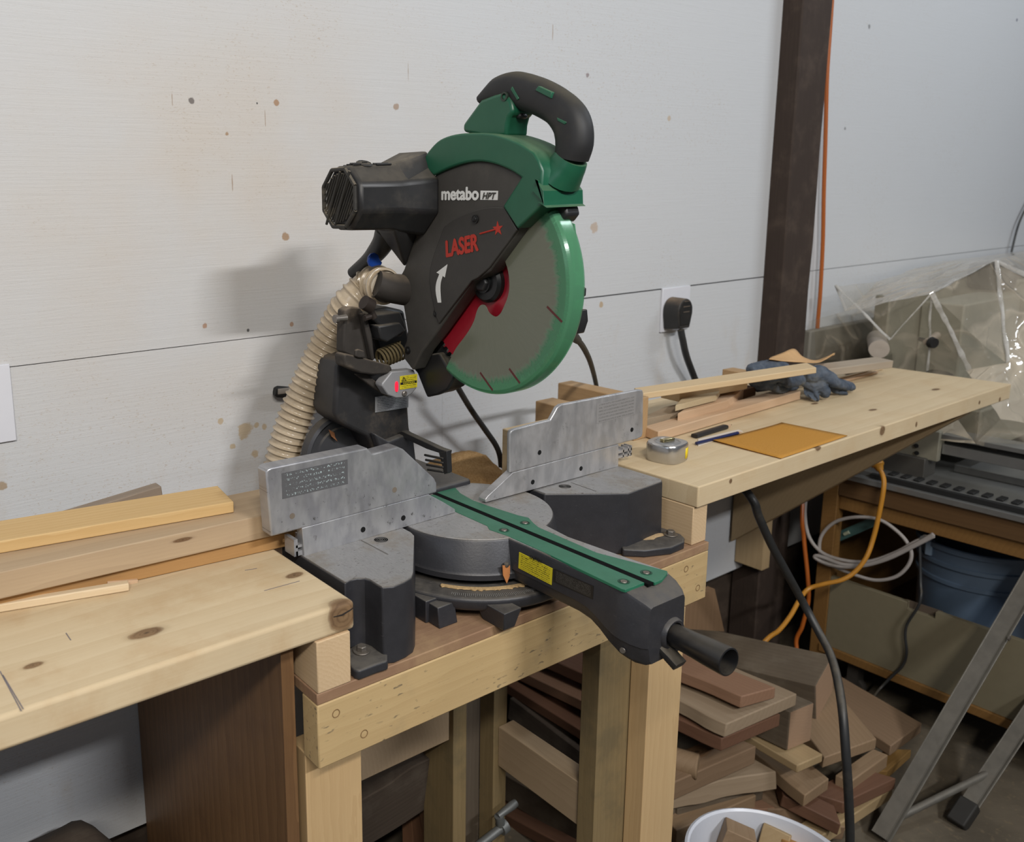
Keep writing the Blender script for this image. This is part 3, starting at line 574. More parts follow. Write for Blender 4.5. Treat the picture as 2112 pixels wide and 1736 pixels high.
for (u, v, par, x) in ((981, 452, cover, XC-.004), (901, 646, case, XC), (842, 722, case, XC)):
    p = ox(u, v, x); bm = B(); lathe(bm, [(.0062, 0), (.0062, .002), (.005, .0022)], p, (-1, 0, 0), 20); lathe(bm, [(.0042, .001), (.0042, .003), (.003, .004), (0, .0035)], p, (-1, 0, 0), 16); P('cover_screw', bm, plain('black_screw', (.03, .03, .03), .4, .7), par=par)
# printed words and marks on case
def word(name, s, a, b, hgt, mat, par, x, shear=0, bold=0, updir=None, heavy=0):
    A_, B_ = ox(*a, x), ox(*b, x); U = B_-A_; up_ = V(0, 0, 1) if updir is None else (ox(*updir, x)-A_)
    return text(name, s, A_, U, up_, mat, par, U.length-heavy, hgt, shear, bold, heavy=heavy)
def hgt_px(a, b, x): return (ox(*a, x)-ox(*b, x)).length
word('maker_word', 'metabo', (910.5, 412), (987.5, 412), hgt_px((950, 388), (950, 413.5), XC), LETW, case, XC-.0006, 0, .006, heavy=.0016)
bm = B(); prism(bm, xp([(991, 393), (1027, 393.5), (1026, 412.5), (990.5, 412)], XC-.0005), (.0008, 0, 0)); plate_ = P('maker_box', bm, LETW, 0, par=case)
word('maker_initials', 'HPT', (995, 410), (1023, 410.5), hgt_px((1005, 397), (1005, 410), XC), GREY, plate_, XC-.0012, .25, .004, heavy=.0006)
XV = XC-.0040
word('laser_word', 'LASER', (920, 530), (987.5, 516), hgt_px((922, 497), (919, 529), XV), LETR, cover, XV, .15, .006, heavy=.0022, updir=(924, 496))
bm = B(); a, b = ox(990, 482, XV), ox(1022, 473, XV); tube(bm, [a, b], .0013, 6)
st = ox(1026.5, 471.5, XV); sp_ = []
for k in range(10): r = .0105 if k % 2 == 0 else .0042; an = PI/2+.1+k*PI/5; sp_.append(st+V(0, -math.cos(an)*r, math.sin(an)*r))
prism(bm, sp_, (.0005, 0, 0)); P('laser_star', bm, LETR, par=cover)
arw = arcpx([(902.5, 624), (898.5, 600), (900, 582), (906, 565)], 4)+[(900, 562), (922.5, 545), (917, 572), (912, 568)]+arcpx([(913, 568), (908.5, 584), (908, 602), (909.5, 624)], 4)
bm = B(); prism(bm, xp(arw, XV), (.0005, 0, 0)); P('rotation_arrow', bm, LETW, par=cover)
# green hood
out = arcpx([(870.8, 338), (880, 322), (888, 309), (909, 288.5), (941, 277), (982, 274), (1023, 277), (1070, 293), (1104, 314)], 4)
hood = out+[(1114, 330), (1122, 352), (1120, 385), (1122, 405), (1129, 416), (1070, 472), (1039.6, 425), (1077.7, 366)]+arcpx([(1077.7, 366), (1055.7, 351.7), (1023.4, 338.5), (991, 333), (959, 337), (923.6, 349), (896, 362)], 4)[1:]
def xslice(L, x): return [V(x, p.y, p.z) for p in xp(L, XC-.003)]
bm = B(); prism(bm, xslice(hood, XC-.006), (.064, 0, 0)); hd = P('hood', bm, GREEN, .005, seg=4)
nose = [(1106, 392, .85), (1129, 417, .85), (1140, 416, .87), (1164, 427, .875), (1185, 421.5, .90), (1200, 392, .915), (1187, 374, .915), (1168, 370, .90), (1140, 372, .87), (1118, 382, .85)]
bm = B(); prism(bm, [V(.842, p.y, p.z) for p in [ox(*q) for q in nose]], (.075, 0, 0), .98); P('hood_nose', bm, GREEN, .004, seg=3)
bm = B(); q = [(1145, 420), (1186, 424), (1190, 442), (1178, 458), (1160, 452)]; prism(bm, [V(.884, p.y, p.z) for p in xp(q, .903)], (.026, 0, 0)); P('guard_bracket', bm, BLACK, .003)
for (u, v) in ((971, 292), (1019, 284)):
    p = ox(u, v, XC-.002); bm = B(); lathe(bm, [(.0045, -.004), (.0045, .001), (.0028, .001), (.0028, -.002)], p, (-1, 0, 0), 18); P('hood_screw', bm, plain('deep_green', (.006, .05, .025), .4))
# handle
post = [(957, 272), (957, 256), (975, 232), (994, 206), (1020, 196), (1040, 190), (1050, 196), (1058, 212), (1062, 232), (1053, 242), (1049, 258), (1047.5, 282), (1000, 282)]
XH = .887
bm = B(); prism(bm, [V(XH-.021, p.y, p.z) for p in xp(post, XH-.018)], (.042, 0, 0)); hp = P('handle_post', bm, GREEN, .005, seg=3)
bm = B(); p = ox(1040, 199, XH-.0215); lathe(bm, [(.0062, -.006), (.0062, .0008), (.004, .0008), (.004, -.003)], p, (-1, 0, 0), 18); P('post_screw', bm, plain('dark_screw', (.02, .03, .02), .4), par=hp)
io = [((996, 203), (1012, 210)), ((1017, 171), (1047, 205)), ((1050, 153.5), (1072, 214)), ((1085, 152), (1088, 229)), ((1129, 164), (1106, 238)), ((1173, 191.7), (1131, 250)), ((1205, 227), (1146, 266)), ((1215.7, 258), (1152.5, 285)), ((1216.5, 294), (1153.5, 302)), ((1206, 328), (1151.5, 324))]
cs, rs = [], []
for o_, i_ in io: a, b = ox(*o_, XH), ox(*i_, XH); cs.append((a+b)/2); rs.append((a-b).length/2)
def lerpr(rs, n): 
    o = []
    for i in range(len(rs)-1): o += [rs[i]+(rs[i+1]-rs[i])*k/n for k in range(n)]
    return o+[rs[-1]]
bm = B(); sweep(bm, crs(cs, 5), lerpr(rs, 5), .0195, (1, 0, 0), 20, 2.4); hg = P('handle_grip', bm, RUBB, label='black rubber D handle grip')
for q in ([(1056, 178), (1070, 203), (1066, 207), (1052, 184)], [(1110, 177), (1137, 190), (1136, 203), (1103, 186)], [(1148, 242), (1168, 252), (1164, 257), (1149, 249)]):
    bm = B(); prism(bm, xp(q, XH-.0202), (.010, 0, 0)); P('grip_inlay', bm, GREEN, .0008, par=hg)
a0, b0 = ox(1206, 327, XH), ox(1151.5, 323, XH); a1, b1 = ox(1198, 352, XH), ox(1140, 336, XH); a2, b2 = ox(1186, 378, XH), ox(1122, 356, XH)
bm = B(); sweep(bm, crs([(a0+b0)/2, (a1+b1)/2, (a2+b2)/2], 4), lerpr([(a0-b0).length/2, (a1-b1).length/2, (a2-b2).length/2], 4), lerpr([.020, .023, .03], 4), (1, 0, 0), 20, 2.3); P('handle_foot', bm, GREEN)
bm = B(); prism(bm, xp([(1040, 232), (1058, 224), (1074, 236), (1070, 246), (1050, 243), (1042, 243)], XH-.008), (.016, 0, 0)); P('trigger', bm, BLACK, .003)

# lower guard: clear green plastic dulled by dust
s_ = NT('dusty_clear_green_guard'); m0 = s_.map(); xyz = s_.sep(m0)
dx = s_.math('SUBTRACT', xyz[1], c.y); dz = s_.math('SUBTRACT', xyz[2], c.z); rr = s_.math('SQRT', s_.math('ADD', s_.math('MULTIPLY', dx, dx), s_.math('MULTIPLY', dz, dz)))
cb = s_.n('ShaderNodeCombineXYZ'); s_.l(s_.math('MULTIPLY', s_.math('ARCTAN2', dz, dx), 22), cb.inputs[0]); s_.l(s_.math('MULTIPLY', rr, 24), cb.inputs[1]); streak = s_.noise(cb.outputs[0], 1.6, 4)
edge_d = s_.math('ADD', rr, s_.math('MULTIPLY', s_.math('SUBTRACT', streak, .5), .022)); duststop = s_.rng(edge_d, .138, .152)    # caked dust inside, clear towards the rim
col = s_.mix(duststop, s_.mix(streak, (0.145, 0.155, 0.115), (0.175, 0.18, 0.135)), (0.13, 0.34, 0.20)); s_.done(col, .16, 0, .5)
tr = s_.n('ShaderNodeBsdfTransparent'); tr.inputs[0].default_value = (0.50, 0.85, 0.62, 1); mx = s_.n('ShaderNodeMixShader'); s_.l(s_.rng(duststop, 0, 1, .10, .50), mx.inputs[0]); s_.l(s_.b.outputs[0], mx.inputs[1]); s_.l(tr.outputs[0], mx.inputs[2])
s_.l(mx.outputs[0], s_.t.nodes['Material Output'].inputs[0]); GUARD = s_.m
SLOTM = plain('slot_dark_red', (0.09, 0.012, 0.012), .5); XG = .8705; R1 = .1655
def gp(u, v): return ox(u, v, XG)
inner = [gp(u, v) for u, v in arcpx([(931, 737), (942, 716.7), (957, 697), (970, 678), (979, 660), (984, 642), (990, 631), (997, 628), (1003, 633), (1009, 645), (1022.5, 653), (1033, 646), (1041, 630), (1048, 612), (1051.5, 590), (1049, 560), (1040, 530)], 3)]
top_in = [gp(1075, 470), gp(1127, 430)]
def ang(p): return math.atan2(p.z-c.z, p.y-c.y)
# outer arc from the nose (front top) round the bottom to the rear tip
a_s = ang(gp(1140, 431)); a_e = ang(gp(925.7, 747))
while a_e < a_s: a_e += 2*PI
arcs = [a_s+(a_e-a_s)*k/140 for k in range(141)]
def ring_(x, r): return [V(x, c.y+r*math.cos(a), c.z+r*math.sin(a)) for a in arcs]
bm = B()
of = ring_(XG, R1-.006); vf = [bm.verts.new(p) for p in of]; vi = [bm.verts.new(p) for p in inner]; vt = [bm.verts.new(p) for p in top_in]
bm.faces.new(vf+vi+vt)
prev = vf
for x, r in ((XG+.0018, R1-.002), (XG+.006, R1), (XG+.026, R1), (XG+.030, R1-.002), (XG+.032, R1-.006)):
    cur = [bm.verts.new(p) for p in ring_(x, r)]
    for k in range(140): bm.faces.new((prev[k], prev[k+1], cur[k+1], cur[k]))
    prev = cur
back = [bm.verts.new(V(XG+.032, c.y+.10*math.cos(a), c.z+.10*math.sin(a))) for a in arcs]
for k in range(140): bm.faces.new((prev[k], prev[k+1], back[k+1], back[k]))
g_ = P('lower_guard', bm, GUARD, 0, ang=20, label='dusty see-through green blade guard')
g_.data.polygons.foreach_set('use_smooth', [False]*len(g_.data.polygons)); so = g_.modifiers.new('wall', 'SOLIDIFY'); so.thickness = .0016; so.offset = 0
for (a, b) in (((1128, 632), (1159, 664)), ((1050, 760), (1072, 790)), ((990, 768), (1016, 805))):
    A_, B_ = ox(*a, XG-.001), ox(*b, XG-.001); d = (B_-A_).normalized().cross(V(1, 0, 0))*.0016; bm = B(); prism(bm, [A_-d, B_-d, B_+d, A_+d], (.0006, 0, 0)); P('guard_slot', bm, SLOTM, par=g_)
bm = B(); q = [(1173, 458), (1184, 462), (1191, 520), (1194, 560), (1186, 560), (1182, 505)]; prism(bm, xp(q, XB+.02), (.002, 0, 0)); P('guard_lip', bm, GUARD)

# motor
my, mz = 1.066, 1.411
def octo(x, r, sq=1.0, n=8, ph=PI/8): return [V(x, my+r*math.cos(ph+2*PI*k/n), mz+r*sq*math.sin(ph+2*PI*k/n)) for k in range(n)]
bm = B(); ringloft(bm, [octo(.7135, .043), octo(.722, .0505), octo(.79, .0525), octo(.803, .056), octo(.853, .064)]); mot = P('motor', bm, BLACK, .005, seg=3)
bm = B(); rg = octo(.7105, .0445)
for k in range(8): a, b = rg[k], rg[(k+1) % 8]; tube(bm, [a, b], .0032, 8)
for k in range(-7, 8):
    y = k*.0058; h = math.sqrt(max(0, .043**2-y*y))*.96; tube(bm, [V(.710, my+y*.86-h*.5, mz+h*.80+y*.3), V(.710, my+y*.86+h*.5, mz-h*.80+y*.3)], .0015, 6)
for sgn in (-1, 1): tube(bm, [V(.708, my+sgn*.012-.02, mz+.038), V(.708, my+sgn*.012+.02, mz-.038)], .002, 8)
P('vent_grille', bm, plain('dusty_black_grille', (.03, .028, .025), .6, 0, .3, .3, dust=.9, side=.8), par=mot)
bm = B(); lathe(bm, [(0, 0), (.0115, 0), (.0125, .002), (.010, .004), (.009, .003), (0, .003)], V(.748, my-.012, mz+.0475), (0, -.38, 1), 28); box(bm, V(.748, my-.0135, mz+.0512), (.009, .0015, .0012)); P('brush_cap', bm, BLACK, par=mot)
bm = B()
for k in range(4):
    for sx in (0, 1): tube(bm, [V(.722+sx*.041, my-.022+k*.0085, mz+.0488-.0012*abs(k-1)), V(.735+sx*.055, my-.022+k*.0085, mz+.0494-.0012*abs(k-1))], .0016, 6)
P('vent_rib', bm, BLACK, par=mot)
bm = B(); [bm.verts.new(p) for p in octo(.795, .054)+xp([(826, 313), (884, 309), (892, 340), (896, 374), (866, 470), (837, 553), (815, 525), (806, 480)], .856)]; bmesh.ops.convex_hull(bm, input=bm.verts[:])
P('motor_shroud', bm, plain('shroud_plastic', (0.022, 0.021, 0.021), .5, 0, .4, .2, dust=.7, dustcol=(0.17, 0.145, 0.11), side=.6), .006, seg=3)
bm = B(); q = [ox(u, v, .835) for u, v in ((798, 478), (790, 500), (775, 522), (757, 540), (748, 565))]; q[-1] = q[-1]+V(0, .03, 0); tube(bm, crs(q, 5), lerpr([.02, .018, .016, .013, .010], 5), 14); P('carry_lug', bm, BLACK)
# hinge: port, bracket, spring, lever, chute
prt0, prt1 = V(.853, 1.135, 1.275), V(.800, 1.150, 1.283)
pd0, pd1 = ox(832, 602, .853), None
pe = oy(776, 585, pd0.y+.012); bm = B(); tube(bm, crs([pd0+V(.02, 0, 0), (pd0+pe)/2, pe], 5), lerpr([.026, .0235, .022], 5), 24); port = P('dust_port', bm, DUSTY)
bm = B(); q = [(848, 756), (874, 733), (906, 728), (936, 777), (934, 786), (923, 805), (903, 815), (880, 820), (875, 808), (860, 770)]
outer = xp(q, .880); ringloft(bm, [outer, [V(.90, p.y+.006, p.z) for p in outer], [V(.92, p.y+.002, p.z+.002) for p in outer]]); P('dust_chute', bm, plain('black_rubber_flap', (0.012, 0.012, 0.013), .4, 0, .5, .1, dust=.35), .004, seg=3)
bm = B(); prism(bm, xp([(870, 725), (903, 682), (932, 700), (920, 735), (895, 748), (866, 756)], .893), (.035, 0, 0)); P('chute_neck', bm, BLACK, .003)
yh = 1.12
bm = B(); prism(bm, yp([(711, 640), (722, 633), (744, 634), (752, 648), (760, 690), (772, 742), (766, 748), (750, 745), (738, 740), (708, 726), (709, 690)], yh), (0, .022, 0)); prism(bm, yp([(748, 648), (756, 646), (768, 690), (774, 742), (768, 744)], yh-.014), (0, .014, 0)); P('lock_bracket', bm, DUSTY, .003)
bm = B(); tube(bm, [oy(694, 657, yh-.004), oy(714, 655, yh-.004)], [.0045, .0055], 12); tube(bm, [oy(690, 658, yh-.004), oy(696, 657, yh-.004)], .0068, 14); P('stop_pin', bm, SCREW)
bm = B(); prism(bm, yp([(709, 735), (714, 729), (735, 734), (806, 753), (810, 762), (806, 771), (770, 773), (745, 770), (711, 755)], yh-.03), (0, .028, 0), 1.0); P('lever_plate', bm, DUSTY, .003)
bm = B(); prism(bm, yp([(734, 722), (740, 720), (752, 724), (755, 738), (740, 738), (733, 735)], yh-.035), (0, .006, 0)); P('lever_tab', bm, DUSTY, .002)
bm = B(); prism(bm, yp([(735, 772), (760, 774), (800, 806), (830, 822), (800, 818), (770, 800)], yh-.012), (0, .010, 0)); P('lever_arm', bm, DUSTY, .002)
bm = B(); prism(bm, yp([(764, 655), (778, 648), (826, 643), (830, 652), (840, 678), (828, 694), (800, 690), (785, 672)], 1.10), (0, .05, 0)); prism(bm, yp([(780, 672), (826, 665), (838, 682), (800, 706), (786, 700)], 1.09), (0, .05, 0)); P('hinge_block', bm, BLACK, .003)
bm = B(); prism(bm, yp([(770, 640), (800, 632), (835, 640), (846, 700), (830, 745), (790, 745), (772, 700)], 1.15), (0, .06, 0)); P('hinge_housing', bm, BLACK, .006)
a, b = oy(757, 645, 1.09), oy(790, 690, 1.09); bm = B(); tube(bm, [oy(750, 623, 1.085), oy(766, 632, 1.085)], .0115, 16); tube(bm, [oy(758, 628, 1.09), oy(772, 655, 1.09)], .0055, 12); tube(bm, [oy(752, 656, 1.09), oy(764, 652, 1.09)], .005, 10); P('depth_stop_screw', bm, plain('rusty_black', (.03, .022, .018), .6, .3, .4, .3))
sp0, sp1 = oy(782, 740, 1.115), oy(828, 722, 1.115); n = 120; ax = (sp1-sp0).normalized(); u = ax.cross(V(0, 1, 0)).normalized(); w = ax.cross(u)
bm = B(); tube(bm, [sp0+(sp1-sp0)*(k/n)+(u*math.cos(k/n*2*PI*7)+w*math.sin(k/n*2*PI*7))*.0145 for k in range(n+1)], .0022, 6); P('return_spring', bm, plain('dust_brown_steel', (0.10, 0.075, 0.035), .75, .2, .3, .3))
# laser box with warning sticker
yl_ = 1.085
lb = [(808, 766), (854, 762), (861, 781), (860, 800), (850, 812), (837, 820), (817, 821), (800, 814), (788, 796), (789, 790)]
bm = B(); prism(bm, yp(lb, yl_), (0, .02, 0)); lbx = P('laser_box', bm, plain('silver_grey_plastic', (0.28, 0.28, 0.29), .5, .2, .4, .12, dust=.25), .002, label='silver grey laser housing')
A_, B_, C__ = oy(824, 776, yl_-.0012), oy(859.5, 771, yl_-.0012), oy(825, 803.5, yl_-.0012)
stk = flatplate('laser_sticker', C__, B_-A_, A_-C__, .0008, printed('yellow_laser_print', (0.66, 0.56, 0.02, 1), (0.05, 0.045, 0.01, 1), 7, .48, 14, .07), lbx)
U, W2 = (B_-A_), (A_-C__)
bm = B(); o_ = C__+U*.03+W2*.36+V(0, -.0007, 0); prism(bm, [o_, o_+U*.94, o_+U*.94+W2*.17, o_+W2*.17], (0, .0004, 0)); bar_ = P('sticker_bar', bm, LETB, par=stk)
text('caution_word', 'CAUTION', o_+U*.14+W2*.03+V(0, -.0004, 0), U, W2, plain('yellow_print', (.66, .56, .02), .5), bar_, U.length*.66, W2.length*.11, bold=.01)
bm = B(); t0 = C__+U*.10+W2*.62+V(0, -.0009, 0); tri = [t0, t0+U*.26, t0+U*.13+W2*.30]
for k in range(3): tube(bm, [tri[k], tri[(k+1) % 3]], .0004, 5)
tube(bm, [t0+U*.13+W2*.06, t0+U*.13+W2*.17], .0005, 5); P('warning_triangle', bm, LETB, par=stk)
s_ = NT('lit_red_led'); s_.b.inputs['Emission Color'].default_value = (1, .02, .06, 1); s_.b.inputs['Emission Strength'].default_value = .9; LED = s_.done((.5, .01, .02), .2)
bm = B(); p = oy(818, 797, yl_-.0004); sweep(bm, [p-V(0, 0, .0085), p-V(0, 0, .006), p, p+V(0, 0, .006), p+V(0, 0, .0085)], [.0015, .0032, .0036, .0032, .0015], .0018, (0, 1, 0), 12, 2); P('laser_switch', bm, LED, par=lbx, label='lit red switch')
bm = B(); lathe(bm, [(.0045, 0), (.0045, .003), (.003, .004), (0, .0035)], oy(833, 811, yl_), (0, -1, 0), 16); P('laser_screw', bm, SCREW, par=lbx)
# right side: cord guard and cord of the motor
bm = B(); q = xp([(1180, 588), (1196, 595), (1195, 612), (1178, 618)], .975); prism(bm, q, (.015, 0, 0)); P('housing_screw_boss', bm, BLACK, .002); bm = B(); q = xp([(1160, 640), (1188, 640), (1190, 665), (1182, 690), (1160, 690)], .97); prism(bm, q, (.025, 0, 0)); P('cord_anchor', bm, BLACK, .002)
bm = B(); prism(bm, [V(.905, y, z) for y, z in ((.872, 1.25), (.872, 1.31), (.90, 1.345), (1.02, 1.355), (1.05, 1.32), (1.05, 1.23), (1.02, 1.205), (.90, 1.205))], (.09, 0, 0), .95); P('gear_housing', bm, BLACK, .006, seg=3)
cb_ = [oy(u, v, y) for u, v, y in ((1168, 684, .892), (1180, 691, .915), (1192, 702, .965), (1203, 716, 1.03), (1215, 740, 1.11), (1223, 765, 1.19), (1230, 796, 1.27), (1235, 830, 1.30), (1236, 880, 1.32))]
bm = B(); tube(bm, crs(cb_, 5), .0052, 10); tube(bm, cb_[:3], [.0105, .009, .0065], 12); P('power_cord', bm, plain('dusty_black_cord', (0.035, 0.03, 0.022), .6, 0, .4, .2, dust=.6))
# ================================================================ boards on the left worktop
g_left = 'offcut boards stacked along the back of the left worktop'
CEDAR = wood('brown_cedar', (0.46, 0.26, 0.10), (0.27, 0.135, 0.05), 51, 30)
POPLAR = wood('grey_brown_poplar', (0.50, 0.37, 0.235), (0.30, 0.205, 0.125), 52, 16, knots=[((.30, .0, -.01), .003, (5, 1, 1))])
YELW = wood('yellow_pine_board', (0.66, 0.46, 0.22), (0.50, 0.29, 0.10), 53, 34, grain=.7)
GREYW = wood('weathered_grey_board', (0.28, 0.22, 0.165), (0.16, 0.12, 0.09), 54, 30)
PALE = wood('pale_maple_strip', (0.72, 0.57, 0.38), (0.56, 0.40, 0.22), 55, 50)
PINK = wood('pinkish_alder', (0.60, 0.42, 0.27), (0.45, 0.28, 0.16), 56, 40)
tag(board('board', V(.10, 1.058, .942), V(.602, 1.011, .942), .105, .0215, CEDAR), 'brown cedar board lying lowest against the back of the left worktop', 'board', g_left)
a, b = oz(0, 1180, .977), oz(539, 1063, .977); a = a-(b-a)*.2; b = b+(b-a)*.12
tag(board('board', a, b, .105, .0345, POPLAR), 'thick grey brown poplar board on top of the cedar board', 'board', g_left)
a, b = oz(0, 1116, .994), oz(482, 1034, .994); a = a-(b-a)*.2
tag(board('board', a, b, .078, .0165, YELW), 'yellow pine board with squared end, topmost of the left stack', 'board', g_left)
a, b = oz(150, 1050, .985), oz(322, 1018, .985); L = b-a
tag(board('board', V(a.x-.10, 1.166, .975), V(b.x+.008, 1.166, .996), .022, .015, GREYW), 'grey weathered board behind the yellow pine board', 'board', g_left)
a, b = oz(0, 1247, .931), oz(266, 1203, .931); a = a-(b-a)*.25
tag(board('wood_strip', a, b, .012, .0105, PALE), 'thin pale square strip lying in front of the cedar board', 'strip')
a, b = oz(222, 1200, .929), oz(285, 1196, .9235)
tag(board('wood_offcut', a, b, .014, .008, PINK, bevel=.0006), 'small pointed splinter offcut at the end of the pale strip', 'offcut')
# cover plate at the picture's edge and the one behind the plug
PLATE = plain('white_plate_plastic', (0.66, 0.66, 0.70), .35, 0, .5, .04)
simple('outlet_cover', (.225, WALL-.005, 1.036), (.302, WALL, 1.163), PLATE, 'white outlet cover plate on the wall above the left boards', 'outlet cover', .0012)
simple('outlet_cover', (1.966, WALL-.006, 1.040), (2.086, WALL, 1.158), PLATE, 'white outlet cover plate on the wall behind the black plug', 'outlet cover', .0015)
# wall bracket left of the hose
bm = B(); q0, q1 = oy(566, 807, 1.405), oy(690, 816, 1.405); sweep(bm, [q0, q0*.96+q1*.04, q0*.05+q1*.95, q1], [.008, .0115, .0115, .010], .006, (0, 1, 0), 14, 3)
rk_ = obj('hose_hook', bm, plain('black_bar', (.015, .015, .015), .5, .2), bevel=0); tag(rk_, 'short black metal bar on the wall behind the hose', 'bar')
bm = B(); sweep(bm, [q0+V(.004, -.0065, 0), q0+V(.03, -.0065, -.0007)], .0055, .001, (0, 1, 0), 12, 2); obj('bar_slot', bm, plain('pale_bar', (.25, .22, .19), .5), rk_)

# ================================================================ dust hose
hs = thing('dust_hose', 'ribbed tan plastic dust hose running down behind the left fence', 'hose', (0.75, 1.25, .93))
H = [(789, 578, 1.145), (772, 584, 1.150), (752, 598, 1.158), (728, 622, 1.175), (706, 655, 1.195), (684, 695, 1.212), (662, 738, 1.226), (641, 783, 1.238), (622, 828, 1.248), (605, 872, 1.256), (592, 912, 1.262), (582, 952, 1.266), (575, 992, 1.268), (572, 1040, 1.268), (575, 1100, 1.262)]
ctr = crs([pd0*.34+pe*.66]+[oy(u, v, y) for u, v, y in ((766, 589, 1.155), )+tuple(H[3:])], 40)
acc = [0]
for a, b in zip(ctr, ctr[1:]): acc.append(acc[-1]+(b-a).length)
def at(s):
    import bisect
    i = min(max(bisect.bisect(acc, s)-1, 0), len(ctr)-2); k = (s-acc[i])/max(1e-9, acc[i+1]-acc[i]); return ctr[i].lerp(ctr[i+1], k)
pitch_ = .0128; M_ = int(acc[-1]/pitch_*10); pts, rad = [], []
for k in range(M_):
    s_len = acc[-1]*k/(M_-1); pts.append(at(s_len)); w = (s_len/pitch_) % 1
    rad.append((.0262 if s_len < .03 else .0285)+.0042*(max(0, 1-abs(w-.5)/.22)**.7 if s_len > .006 else 0))
bm = B(); tube(bm, pts, rad, 40, False)
s_ = NT('dusty_tan_clear_hose'); n = s_.noise(s_.map(), 18, 5, .65); s_.done(s_.mix(s_.rng(n, .3, .7), (0.34, 0.265, 0.175), (0.46, 0.375, 0.27)), .2, 0, .55); s_.b.inputs['Subsurface Weight'].default_value = 0.0
obj('ribbed_hose', bm, s_.m, hs, ang=80)
bm = B(); cc = at(.010); t_ = (at(.013)-at(.007)).normalized(); lathe(bm, [(.0275, -.004), (.0292, -.004), (.0300, 0), (.0292, .004), (.0275, .004)], cc, t_, 40); cl = obj('hose_clamp', bm, plain('pale_hose_end', (.50, .43, .34), .3), hs)
bm = B(); wp = oy(776, 548, 1.12); prism(bm, [oy(u, v, 1.12) for u, v in ((763, 548), (760, 540), (761, 530), (766, 523), (774, 521), (781, 526), (784, 535), (789, 541), (787, 547), (778, 548), (768, 551))], (0, .0055, 0)); obj('thumb_screw', bm, plain('blue_plastic', (0.008, 0.045, 0.24), .3), hs, .0015, label='blue thumb screw of the clamp')

# ================================================================ plug, cables
CABLE = plain('black_cable', (0.020, 0.021, 0.022), .45, 0, .5, .2, dust=.35)
pg = thing('power_plug', 'large dusty black plug with thick cable, plugged into the white wall plate', 'plug', tuple(oy(1408, 650, 1.41)))
o2 = [(1381, 640), (1382, 626), (1389, 616), (1400, 612), (1414, 612), (1428, 618)]
def disc(y): 
    c0 = oy(1418, 642, 1.362); L = []
    for k in range(28):
        a = PI*k/27; L.append(V(c0.x+.0325*math.cos(a), y, c0.z+.0345*math.sin(a)))
    return L+[V(c0.x-.0325, y, c0.z-.01), V(c0.x-.026, y, c0.z-.050), V(c0.x+.022, y, c0.z-.050), V(c0.x+.0325, y, c0.z-.01)]
d0 = disc(1.413); c0 = sum(d0, Vector())/len(d0); bm = B(); prism(bm, d0, (0, -.046, 0), .93); pb = obj('plug_body', bm, plain('dusty_plug', (0.022, 0.021, 0.020), .5, 0, .4, .2, dust=.9, dustcol=(0.22, 0.16, 0.11)), pg, .003, seg=3)
f0 = [c0+(p-c0)*.80+V(0, -.0463, 0) for p in d0]; bm = B(); prism(bm, f0, (0, -.0015, 0), .97); fc = obj('plug_face', bm, plain('plug_face', (.014, .014, .014), .4, 0, .4, .1, dust=.2), pg)
for zz, w in ((.012, .016), (-.002, .02), (-.016, .018)): bm = B(); box(bm, V(c0.x, 1.413-.0480, c0.z+zz), (w*1.4, .0008, .0024)); obj('embossed_line', bm, plain('worn_emboss', (.10, .075, .055), .7), fc)
cb_ = [oy(1404, 680, 1.372), oy(1408, 700, 1.370), oy(1416, 735, 1.374), oy(1432, 778, 1.385), oy(1441, 802, 1.392), V(2.08, 1.395, .86), V(1.93, 1.32, .815), V(1.69, 1.02, .80)]
low = [(1552, 1030, .96), (1565, 1065, .955), (1592, 1125, .95), (1622, 1180, .945), (1655, 1240, .94), (1688, 1302, .90), (1712, 1348, .86), (1727, 1400, .82), (1738, 1470, .78), (1745, 1560, .755), (1750, 1640, .745), (1753, 1720, .74), (1754, 1790, .735)]
cb_ += [oy(u, v, y) for u, v, y in low]; e = cb_[-1]; cb_.append(V(e.x+.01, e.y-.03, FLOOR+.012)); cb_.append(V(e.x+.10, e.y-.12, FLOOR+.009))
bm = B(); tube(bm, crs(cb_, 8), .0088, 14); obj('cable', bm, CABLE, pg)
cb_ = [V(.918, 1.192, 1.19), V(.935, 1.235, 1.172)]+[oy(u, v, y) for u, v, y in ((928, 770, 1.30), (945, 800, 1.30), (972, 845, 1.31), (1000, 885, 1.32), (1022, 917, 1.325), (1031, 940, 1.325), (1034, 962, 1.32))]; cb_.append(V(cb_[-1].x+.002, 1.318, BENCH+.02))
bm = B(); tube(bm, crs(cb_, 6), .0062, 12); o = obj('electrical_cord', bm, CABLE); tag(o, 'black cord hanging behind the saw down into the sawdust', 'cord')
s_ = NT('orange_cord_rubber'); ORC = s_.done((0.40, 0.10, 0.012), .45)
w_ = [(1718, -30), (1712, 60), (1706, 150), (1704, 220), (1702, 300), (1699, 400), (1697, 500), (1692, 600), (1687, 660), (1681, 740)]
cb_ = [oy(u, v, 1.400) for u, v in w_]; lx = cb_[-1].x
cb_ += [V(lx-.05, 1.385, .80)]+[ox(u, v, x) for u, v, x in ((1655, 1040, 2.497), (1658, 1110, 2.492), (1666, 1190, 2.488), (1667, 1240, 2.485), (1655, 1290, 2.48), (1643, 1335, 2.47))]
cb_ += [V(2.44, 1.16, FLOOR+.008), V(2.36, 1.06, FLOOR+.006)]
bm = B(); tube(bm, crs(cb_, 8), .0058, 10); o = obj('extension_cord', bm, ORC); tag(o, 'orange cord hanging down the white wall beside the dark post', 'cord')
YOC = plain('yellow_orange_cord', (0.46, 0.20, 0.018), .45)
